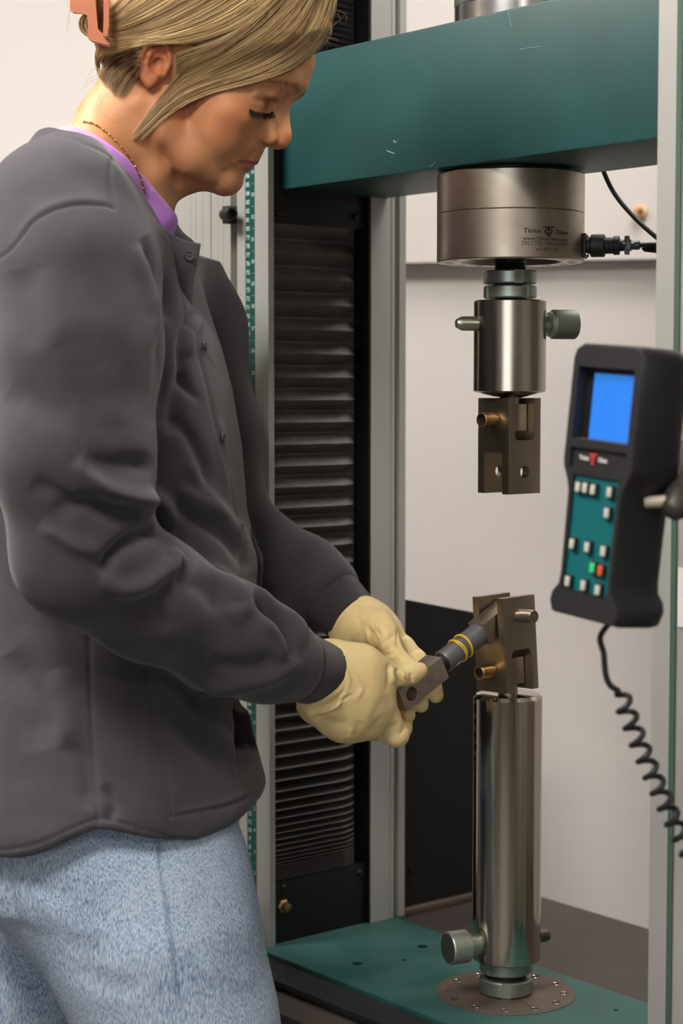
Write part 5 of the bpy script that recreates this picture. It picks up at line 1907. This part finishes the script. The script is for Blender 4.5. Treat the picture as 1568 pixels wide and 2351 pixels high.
# far hand (her left): thumb over the block, fingers behind and under it with the tips showing below
FH = [
    ([(795, 1412, 1.960, 0.0255), (822, 1434, 1.952, 0.0265), (842, 1452, 1.950, 0.0255)], 0.012),
    ([(828, 1424, 1.962, 0.019), (864, 1436, 1.960, 0.0155), (888, 1452, 1.958, 0.0125)], 0.020),
    ([(832, 1440, 1.962, 0.021), (868, 1462, 1.962, 0.0160), (888, 1478, 1.960, 0.0128)], 0.020),
    ([(828, 1460, 1.958, 0.021), (856, 1486, 1.955, 0.0155), (872, 1504, 1.952, 0.0122)], 0.020),
    ([(822, 1474, 1.950, 0.019), (842, 1500, 1.945, 0.0145), (855, 1520, 1.942, 0.0115)], 0.020),
    ([(835, 1440, 1.938, 0.020), (866, 1446, 1.922, 0.0165), (886, 1460, 1.910, 0.0122)], 0.016),
    ([(888, 1456, 1.910, 0.0112), (896, 1482, 1.902, 0.0104), (910, 1510, 1.893, 0.0104), (930, 1526, 1.884, 0.0095), (946, 1533, 1.878, 0.0080)], 0.005),
    ([(886, 1450, 1.958, 0.0120), (928, 1484, 1.950, 0.0110), (956, 1514, 1.942, 0.0104), (990, 1556, 1.930, 0.0098), (1000, 1596, 1.908, 0.0084)], 0.004),
    ([(888, 1478, 1.960, 0.0122), (930, 1512, 1.952, 0.0112), (958, 1575, 1.918, 0.0098), (966, 1618, 1.886, 0.0084)], 0.004),
    ([(872, 1504, 1.952, 0.0115), (906, 1540, 1.942, 0.0106), (930, 1604, 1.900, 0.0092), (936, 1642, 1.868, 0.0080)], 0.004),
    ([(855, 1520, 1.942, 0.0105), (882, 1560, 1.926, 0.0096), (902, 1616, 1.890, 0.0085), (905, 1650, 1.872, 0.0074)], 0.004),
]
FS = [
    ([(866, 1440), (858, 1466), (866, 1490)], 5, -1.2), ([(862, 1425), (850, 1450), (846, 1480)], 6, 0.7), ([(840, 1430), (856, 1462), (868, 1482)], 5, -0.7),
    ([(872, 1480), (890, 1470), (908, 1458)], 4.5, -1.1), ([(876, 1492), (894, 1482), (912, 1474)], 4.5, 0.9), ([(880, 1508), (900, 1498), (916, 1500)], 4, -1.1),
    ([(886, 1516), (906, 1508), (926, 1512)], 4, 0.8), ([(915, 1440), (912, 1470), (916, 1490)], 4, -1.0), ([(920, 1462), (936, 1456)], 4, -0.7), ([(940, 1500), (958, 1490), (970, 1492)], 4, -0.8),
    ([(848, 1440), (862, 1470), (872, 1500)], 4, -0.8), ([(838, 1446), (850, 1476), (866, 1498)], 4, 0.7), ([(866, 1428), (864, 1446), (874, 1462)], 4, -0.9), ([(896, 1446), (886, 1466), (872, 1482)], 4, 0.8), ([(888, 1500), (904, 1496), (920, 1506)], 4, 0.8),
    ([(800, 1470), (830, 1490), (860, 1498)], 7, -0.8), ([(810, 1400), (830, 1440), (820, 1480)], 9, -0.6),
]
far_glove, fgv = glove(FH, None, FS, (-0.015, 1.845, 0.855), (0.115, 2.000, 1.085),
                       [((1006, 1608, 1.905), 0.008), ((970, 1630, 1.884), 0.008), ((938, 1652, 1.866), 0.008), ((952, 1536, 1.882), 0.006)])
# ------------------------------------------------------------------ hair: shaped mass plus combed strands, clip, necklace
def hair_mat():
    m = bpy.data.materials.new('blond_hair')
    m.use_nodes = True
    nt = m.node_tree; n, l = nt.nodes, nt.links
    p = n['Principled BSDF']
    p.inputs['Roughness'].default_value = 0.42
    p.inputs['Specular IOR Level'].default_value = 0.35
    a = n.new('ShaderNodeAttribute'); a.attribute_name = 'tone'
    cr = n.new('ShaderNodeValToRGB')
    e = cr.color_ramp.elements
    e[0].position = 0.0; e[0].color = rgb(74, 54, 36)
    e[1].position = 1.0; e[1].color = rgb(240, 212, 160)
    x = e.new(0.35); x.color = rgb(138, 106, 68)
    x = e.new(0.7); x.color = rgb(198, 164, 112)
    l.new(a.outputs['Fac'], cr.inputs[0])
    l.new(cr.outputs[0], p.inputs['Base Color'])
    return m
m_hair = hair_mat()
cv = Vox((-0.150, -0.075, -0.105), (0.135, 0.158, 0.105), 0.0022)
def CE(c, r, k, mode='u'):
    cv.ell(np.array(c) * mm, np.array(r) * mm, k * mm, None, mode)
CE((4, 48, 0), (103, 90, 80), 0)
CE((60, 66, 0), (56, 50, 68), 25)
CE((50, 82, 0), (60, 62, 70), 22)
CE((-60, 20, 0), (48, 50, 56), 25)
CE((-88, 34, 0), (32, 40, 30), 16)
# hairline: carve face and neck away
def hairline_fn(x, y, z):
    zz = np.abs(z) * 1000
    u = np.interp((x * 1000).ravel(), [-140, -100, -90, -76, -62, -46, -36, -28, 2, 30, 60, 85, 100, 118, 130], [30, 2, -16, -34, -44, -40, -10, 25, 26, 30, 44, 70, 92, 116, 135]).reshape(x.shape)
    return ((y * 1000 - u) * 0.8 / 1000) + 0 * z
cv.add(hairline_fn, (-0.150, -0.075, -0.105), (0.135, 0.158, 0.105), 0.010, 'c')
V, F = cv.mesh()
V = laplace(V, F, 3)
# combed relief along the flow
Hc = V * 1000
flow = Hc[:, 1] * 0.55 + Hc[:, 0] * -0.25
rel = np.sin(flow * 1.9 + 3 * noise3(V, 25, 2)) * 0.5 + np.sin(flow * 4.3 + 2 * noise3(V, 40, 3)) * 0.3
V = V + normals(V, F) * (rel * 0.0005)[:, None]
HW = HO + V @ HB
hair = pobj('hair', HW, F, m_hair)
vcol(hair, 'tone', np.clip(0.36 + 0.10 * rel + 0.08 * noise3(V, 30, 6), 0.05, 1))
hairfn = lambda p: np.minimum(cv.sample((p - HO) @ HB.T), hv.sample((p - HO) @ HB.T))
# guide curves in the photograph, front to back
G = [
    [(768, -70), (770, -5), (756, 60), (728, 112), (672, 158), (590, 188), (505, 208), (440, 232), (385, 268), (330, 322)],
    [(752, -75), (742, 0), (705, 75), (640, 125), (555, 165), (480, 190), (425, 212), (378, 246), (340, 285), (302, 318)],
    [(728, -80), (700, -5), (640, 70), (560, 122), (490, 155), (435, 180), (400, 205), (366, 236), (335, 270), (306, 305)],
    [(690, -90), (640, -10), (570, 55), (500, 100), (446, 134), (420, 154), (404, 176), (390, 198), (370, 224), (346, 254)],
]
GX = [
    [(705, -90), (650, -15), (575, 50), (505, 92), (450, 112), (432, 117), (420, 120), (412, 122), (407, 124), (402, 127)],
    [(690, -90), (640, -10), (572, 58), (505, 102), (455, 124), (436, 132), (422, 138), (414, 143), (408, 148), (403, 154)],
    [(690, -90), (640, -6), (575, 68), (515, 118), (468, 140), (444, 150), (428, 158), (418, 165), (410, 172), (402, 182)],
]
B = [
    [(720, -90), (660, -20), (580, 45), (500, 82), (425, 100), (360, 100), (300, 112), (262, 124), (240, 128), (228, 140)],
    [(660, -95), (600, -30), (520, 28), (440, 66), (370, 84), (310, 94), (270, 100), (250, 100), (240, 96), (232, 92)],
    [(600, -100), (530, -35), (455, 12), (385, 48), (330, 68), (290, 78), (262, 82), (248, 80), (240, 76), (234, 70)],
    [(530, -105), (460, -45), (395, -5), (340, 28), (300, 48), (275, 58), (258, 62), (248, 60), (242, 55), (236, 50)],
    [(430, -110), (380, -60), (330, -25), (295, 5), (272, 25), (258, 35), (250, 38), (245, 36), (240, 32), (236, 28)],
    [(330, -110), (312, -70), (294, -36), (278, -8), (264, 10), (255, 18), (249, 20), (244, 18), (240, 14), (236, 10)],
]
NB_ = [   # nape hair combed back to the clip
    [(332, 104), (312, 110), (292, 118), (272, 126), (256, 134), (244, 144), (236, 156), (232, 170), (234, 184), (240, 196)],
    [(326, 122), (310, 130), (294, 138), (280, 148), (268, 160), (260, 172), (254, 184), (252, 194), (254, 202), (258, 210)],
    [(322, 142), (312, 150), (302, 158), (292, 168), (284, 178), (278, 188), (272, 198), (268, 208), (266, 216), (266, 224)],
    [(320, 166), (316, 174), (311, 182), (306, 190), (301, 198), (296, 205), (291, 212), (287, 218), (284, 223), (281, 228)],
]
NC_ = [   # hair gathered under the clip
    [(268, 100), (256, 104), (246, 110), (238, 118), (232, 127), (228, 137), (226, 148), (227, 160), (230, 172), (236, 184)],
    [(248, 92), (240, 96), (233, 101), (227, 108), (223, 117), (221, 128), (221, 140), (222, 152), (225, 164), (230, 176)],
]
for _L in (G, GX, B):          # carry the strands up to the crown, above the frame
    for _i, _g in enumerate(_L):
        _L[_i] = [(_g[0][0] - 14 if _g[0][0] > 450 else _g[0][0] + 10, max(_g[0][1] - 34, -134))] + _g
def resample(Gs, t, n):
    """guide at fractional index t"""
    i = min(int(t), len(Gs) - 2)
    f = t - i
    a = np.array(Gs[i], float) * (1 - f) + np.array(Gs[i + 1], float) * f
    return catmull(a, max(2, n // 9))
SV, SF, STN = [], [], []
def strand(P3, r, tone, sides=3):
    base = sum(len(v) for v in SV)
    P3 = np.asarray(P3)
    k = len(P3)
    T = np.gradient(P3, axis=0)
    T /= np.linalg.norm(T, axis=1, keepdims=True) + 1e-12
    ref = CAMP - P3
    u = np.cross(T, ref); u /= np.linalg.norm(u, axis=1, keepdims=True) + 1e-12
    w = np.cross(T, u)
    rr = r * np.interp(np.linspace(0, 1, k), [0, 0.1, 0.6, 1], [0.8, 1, 0.9, 0.2])
    vs_ = []
    for s in range(sides):
        a = 2 * math.pi * s / sides + 0.5
        vs_.append(P3 + (u * math.cos(a) + w * math.sin(a)) * rr[:, None])
    vs_ = np.stack(vs_, 1).reshape(-1, 3)
    SV.append(vs_)
    i = np.arange(k - 1)[:, None] * sides
    for s in range(sides):
        s2 = (s + 1) % sides
        SF.append(base + np.concatenate([i + s, i + s2, i + sides + s2, i + sides + s], 1))
    STN.append(np.full(len(vs_), tone))
def drape(line2, off, wob, seed):
    """put a pixel polyline on the hair / head surface; where it leaves the head keep the depth"""
    n = len(line2)
    ph = rng.uniform(0, 6.28)
    L2 = line2 + np.stack([np.sin(np.linspace(0, 3.5, n) + ph) * wob, np.cos(np.linspace(0, 2.8, n) + ph * 1.7) * wob], 1)
    out, Yl = [], None
    a = np.stack([Wn(x, y, 1.0) for x, y in L2]) - CAMP
    ys = np.linspace(1.70, 1.93, 70)
    pts = CAMP + a[:, None, :] * ys[None, :, None]
    d = hairfn(pts.reshape(-1, 3)).reshape(n, -1) - off
    hit = d <= 0
    first = np.where(hit.any(1), hit.argmax(1), -1)
    Y = np.full(n, np.nan)
    for i in range(n):
        j = first[i]
        if j > 0:
            t = d[i, j - 1] / (d[i, j - 1] - d[i, j] + 1e-9)
            Y[i] = ys[j - 1] + t * (ys[j] - ys[j - 1])
        elif j == 0:
            Y[i] = ys[0]
    ok = ~np.isnan(Y)
    if ok.sum() < 2:
        return None
    Y = np.interp(np.arange(n), np.where(ok)[0], Y[ok])
    ker = np.array([1, 2, 3, 2, 1]) / 9.0
    Yp = np.pad(Y, 2, mode='edge')
    Y = np.minimum(np.convolve(Yp, ker, 'valid'), Y + 0.002)
    return CAMP + a * Y[:, None]
def comb(Gs, count, rlo, rhi, offlo, offhi, wob, tone0, tone1, cutlo=0.0, cuthi=1.0):
    for _ in range(count):
        t = rng.uniform(0, len(Gs) - 1.0001)
        ln = resample(Gs, t, 18)
        a = int(len(ln) * rng.uniform(0, cutlo)) if cutlo else 0
        b = len(ln) if rng.uniform() < 0.22 else int(len(ln) * rng.uniform(cuthi, 1.0))
        ln = ln[a:max(b, a + 6)] + rng.normal(0, 1.4, 2)
        P3 = drape(ln, rng.uniform(offlo, offhi), wob * rng.uniform(0.3, 1.2), 0)
        if P3 is None:
            continue
        clump = math.sin(t * 9.0) * 0.10 + math.sin(t * 31.0) * 0.08
        strand(P3, rng.uniform(rlo, rhi), float(np.clip(rng.uniform(tone0, tone1) + clump, 0.02, 1)))
NMIR = 0
comb(B, 2700, 0.00011, 0.00024, 0.0, 0.0035, 2.2, 0.12, 0.98, 0.25, 0.8)
NMIR = len(SV)
comb(G, 2300, 0.00011, 0.00024, 0.0, 0.0040, 2.2, 0.15, 1.08, 0.2, 0.55)
comb([G[0], G[1]], 260, 0.00018, 0.00034, 0.002, 0.0055, 2.6, 0.5, 1.0, 0.1, 0.6)
comb(GX, 900, 0.00011, 0.00024, 0.0005, 0.0045, 2.0, 0.12, 0.95, 0.3, 0.85)
comb(NC_, 320, 0.00011, 0.00024, 0.0, 0.004, 2.5, 0.1, 0.85, 0.3, 0.7)
comb(NB_, 420, 0.00011, 0.00022, 0.0, 0.004, 3.0, 0.0, 0.55, 0.2, 0.7)
comb([B[0], B[1]], 160, 0.00018, 0.0003, 0.002, 0.005, 2.5, 0.5, 0.95, 0.45, 0.9)
# loose wisps
W_ = [[(640, 160), (646, 205), (640, 250), (622, 300), (606, 345)], [(668, 145), (664, 190), (645, 225), (634, 250)], [(700, 125), (680, 165), (668, 200), (672, 225)],
      [(620, 175), (600, 190), (585, 205), (578, 215)], [(560, 190), (530, 205), (500, 215), (470, 222)], [(690, 130), (650, 165), (620, 185), (606, 200)],
      [(262, 208), (238, 200), (222, 225), (218, 255), (228, 275)], [(266, 214), (240, 215), (226, 240), (236, 268), (262, 275), (290, 262), (296, 235)],
      [(250, 190), (225, 180), (200, 190), (185, 210)], [(236, 150), (214, 160), (196, 185)], [(170, 10), (160, 45), (158, 80)], [(756, 60), (772, 40), (782, 34)],
      [(748, 95), (752, 105), (750, 118)], [(745, 88), (768, 92), (786, 100)], [(764, 20), (775, 30), (780, 52)]]
for w in W_:
    for j in range(3):
        ln = catmull(np.array(w, float) + rng.normal(0, 5.0, (1, 2)) + rng.normal(0, 2.5, (len(w), 2)), 5)
        P3 = drape(ln, 0.003, 0.5, 0)
        if P3 is None:
            P3 = np.array([Wn(x, y, 1.84) for x, y in ln])
        strand(P3, 0.00013, float(rng.uniform(0.2, 0.9)))
# the other side of the head, mirrored
nS = len(SV)
for q in range(0, NMIR, 3):
    v = SV[q]
    h = (v - HO) @ HB.T
    h[:, 2] *= -1
    base = sum(len(x) for x in SV)
    off0 = sum(len(x) for x in SV[:q]) if False else None
    SV.append(HO + h @ HB)
    STN.append(STN[q])
# faces for mirrored strands
sizes = [len(v) for v in SV]
starts = np.concatenate([[0], np.cumsum(sizes)])
for idx_, q in enumerate(range(0, NMIR, 3)):
    st = starts[nS + idx_]
    k = sizes[nS + idx_] // 3
    i = np.arange(k - 1)[:, None] * 3
    for s in range(3):
        s2 = (s + 1) % 3
        SF.append(st + np.concatenate([i + s2, i + s, i + 3 + s, i + 3 + s2], 1))
SVa = np.concatenate(SV)
st_ = pobj('hair_strands', SVa, np.concatenate(SF), m_hair, hair)
st_['kind'] = 'stuff'
vcol(st_, 'tone', np.concatenate(STN))
# bun roll behind the clip
bm = NB()
for k in range(150):
    a = random.random()
    q = random.uniform(0.25, 1.0)
    pts = []
    for j in range(10):
        th = math.radians(85 + 200 * j / 9)
        pts.append(Wn(212 + 31 * q * math.cos(th) + random.uniform(-0.6, 0.6), 56 - 29 * (0.55 + 0.45 * q) * math.sin(th) + random.uniform(-0.6, 0.6), 1.800 + 0.09 * a))
    add_tube(bm, pts, 0.0007, 4)
b_ = pb('hair_roll', bm, m_hair, hair)
vv = np.array([v.co[:] for v in b_.data.vertices])
vcol(b_, 'tone', np.clip(0.6 + 0.45 * np.repeat(rng.uniform(-1, 1, 150), len(vv) // 150), 0, 1))
# claw clip: two curved bars joined at the back, open window between
m_clip = mat('matte_orange_plastic', rgb(196, 116, 76), 0.55, var=0.06, vscale=20, sss=0.05)
def plate(poly, Y, thick, bend=0.0):
    """extruded px polygon plate at depth Y"""
    bm = NB()
    fr_, bk_ = [], []
    for x, y in poly:
        dy = bend * ((x - 205) / 50.0) ** 2
        fr_.append(bm.verts.new(W(x, y, Y + dy)))
        bk_.append(bm.verts.new(W(x, y, Y + dy + thick)))
    bm.faces.new(fr_)
    bm.faces.new(bk_[::-1])
    n = len(poly)
    for i in range(n):
        j = (i + 1) % n
        bm.faces.new((fr_[i], bk_[i], bk_[j], fr_[j]))
    bmesh.ops.bevel(bm, geom=[e for e in bm.edges], offset=0.0012, segments=2, affect='EDGES')
    bmesh.ops.triangulate(bm, faces=bm.faces[:])
    return bm
clip = pb('hair_clip', plate([(218, -40), (222, 68), (250, 88), (252, 108), (208, 96), (200, 84), (203, 34), (196, 30), (166, 31), (160, 20), (164, -40)], 1.778, 0.012), m_clip)
clip['label'] = 'orange claw clip'
pb('clip_arm', plate([(238, -40), (254, -40), (250, 60), (248, 88), (236, 84), (238, 40)], 1.772, 0.010), m_clip, clip)
pb('clip_jaw', plate([(218, -40), (222, 68), (250, 88), (252, 108), (208, 96), (200, 84), (203, 34), (196, 30), (166, 31), (160, 20), (164, -40)], 1.895, 0.012), m_clip, clip)
pb('clip_hinge', plate([(164, -40), (218, -40), (218, 0), (164, 8)], 1.792, 0.102), m_clip, clip)
# necklace
m_gold = mat('gold_chain', rgb(212, 170, 84), 0.3, metal=1.0)
nl = catmull([(192, 279), (215, 284), (240, 300), (262, 320), (284, 344), (302, 368), (316, 392), (326, 418), (334, 446)], 8)
skf = lambda p: np.minimum(hv.sample((p - HO) @ HB.T), sv.sample(p))
pts = []
for x, y in nl:
    q = march(skf, x, y, 1.68, 1.95, off=0.0009)
    if q is not None:
        pts.append(q)
bm = NB()
for i, q in enumerate(pts):
    if i + 1 < len(pts):
        add_tube(bm, [Vector(q), Vector(pts[i + 1])], 0.00055, 6)
bmesh.ops.remove_doubles(bm, verts=bm.verts[:], dist=1e-6)
nk_ = pb('necklace', bm, m_gold)
for i in range(0, len(pts), 5):
    bm = NB()
    bmesh.ops.create_icosphere(bm, subdivisions=2, radius=0.0013, matrix=Matrix.Translation(Vector(pts[i])))
    pb('bead', bm, m_gold, nk_)
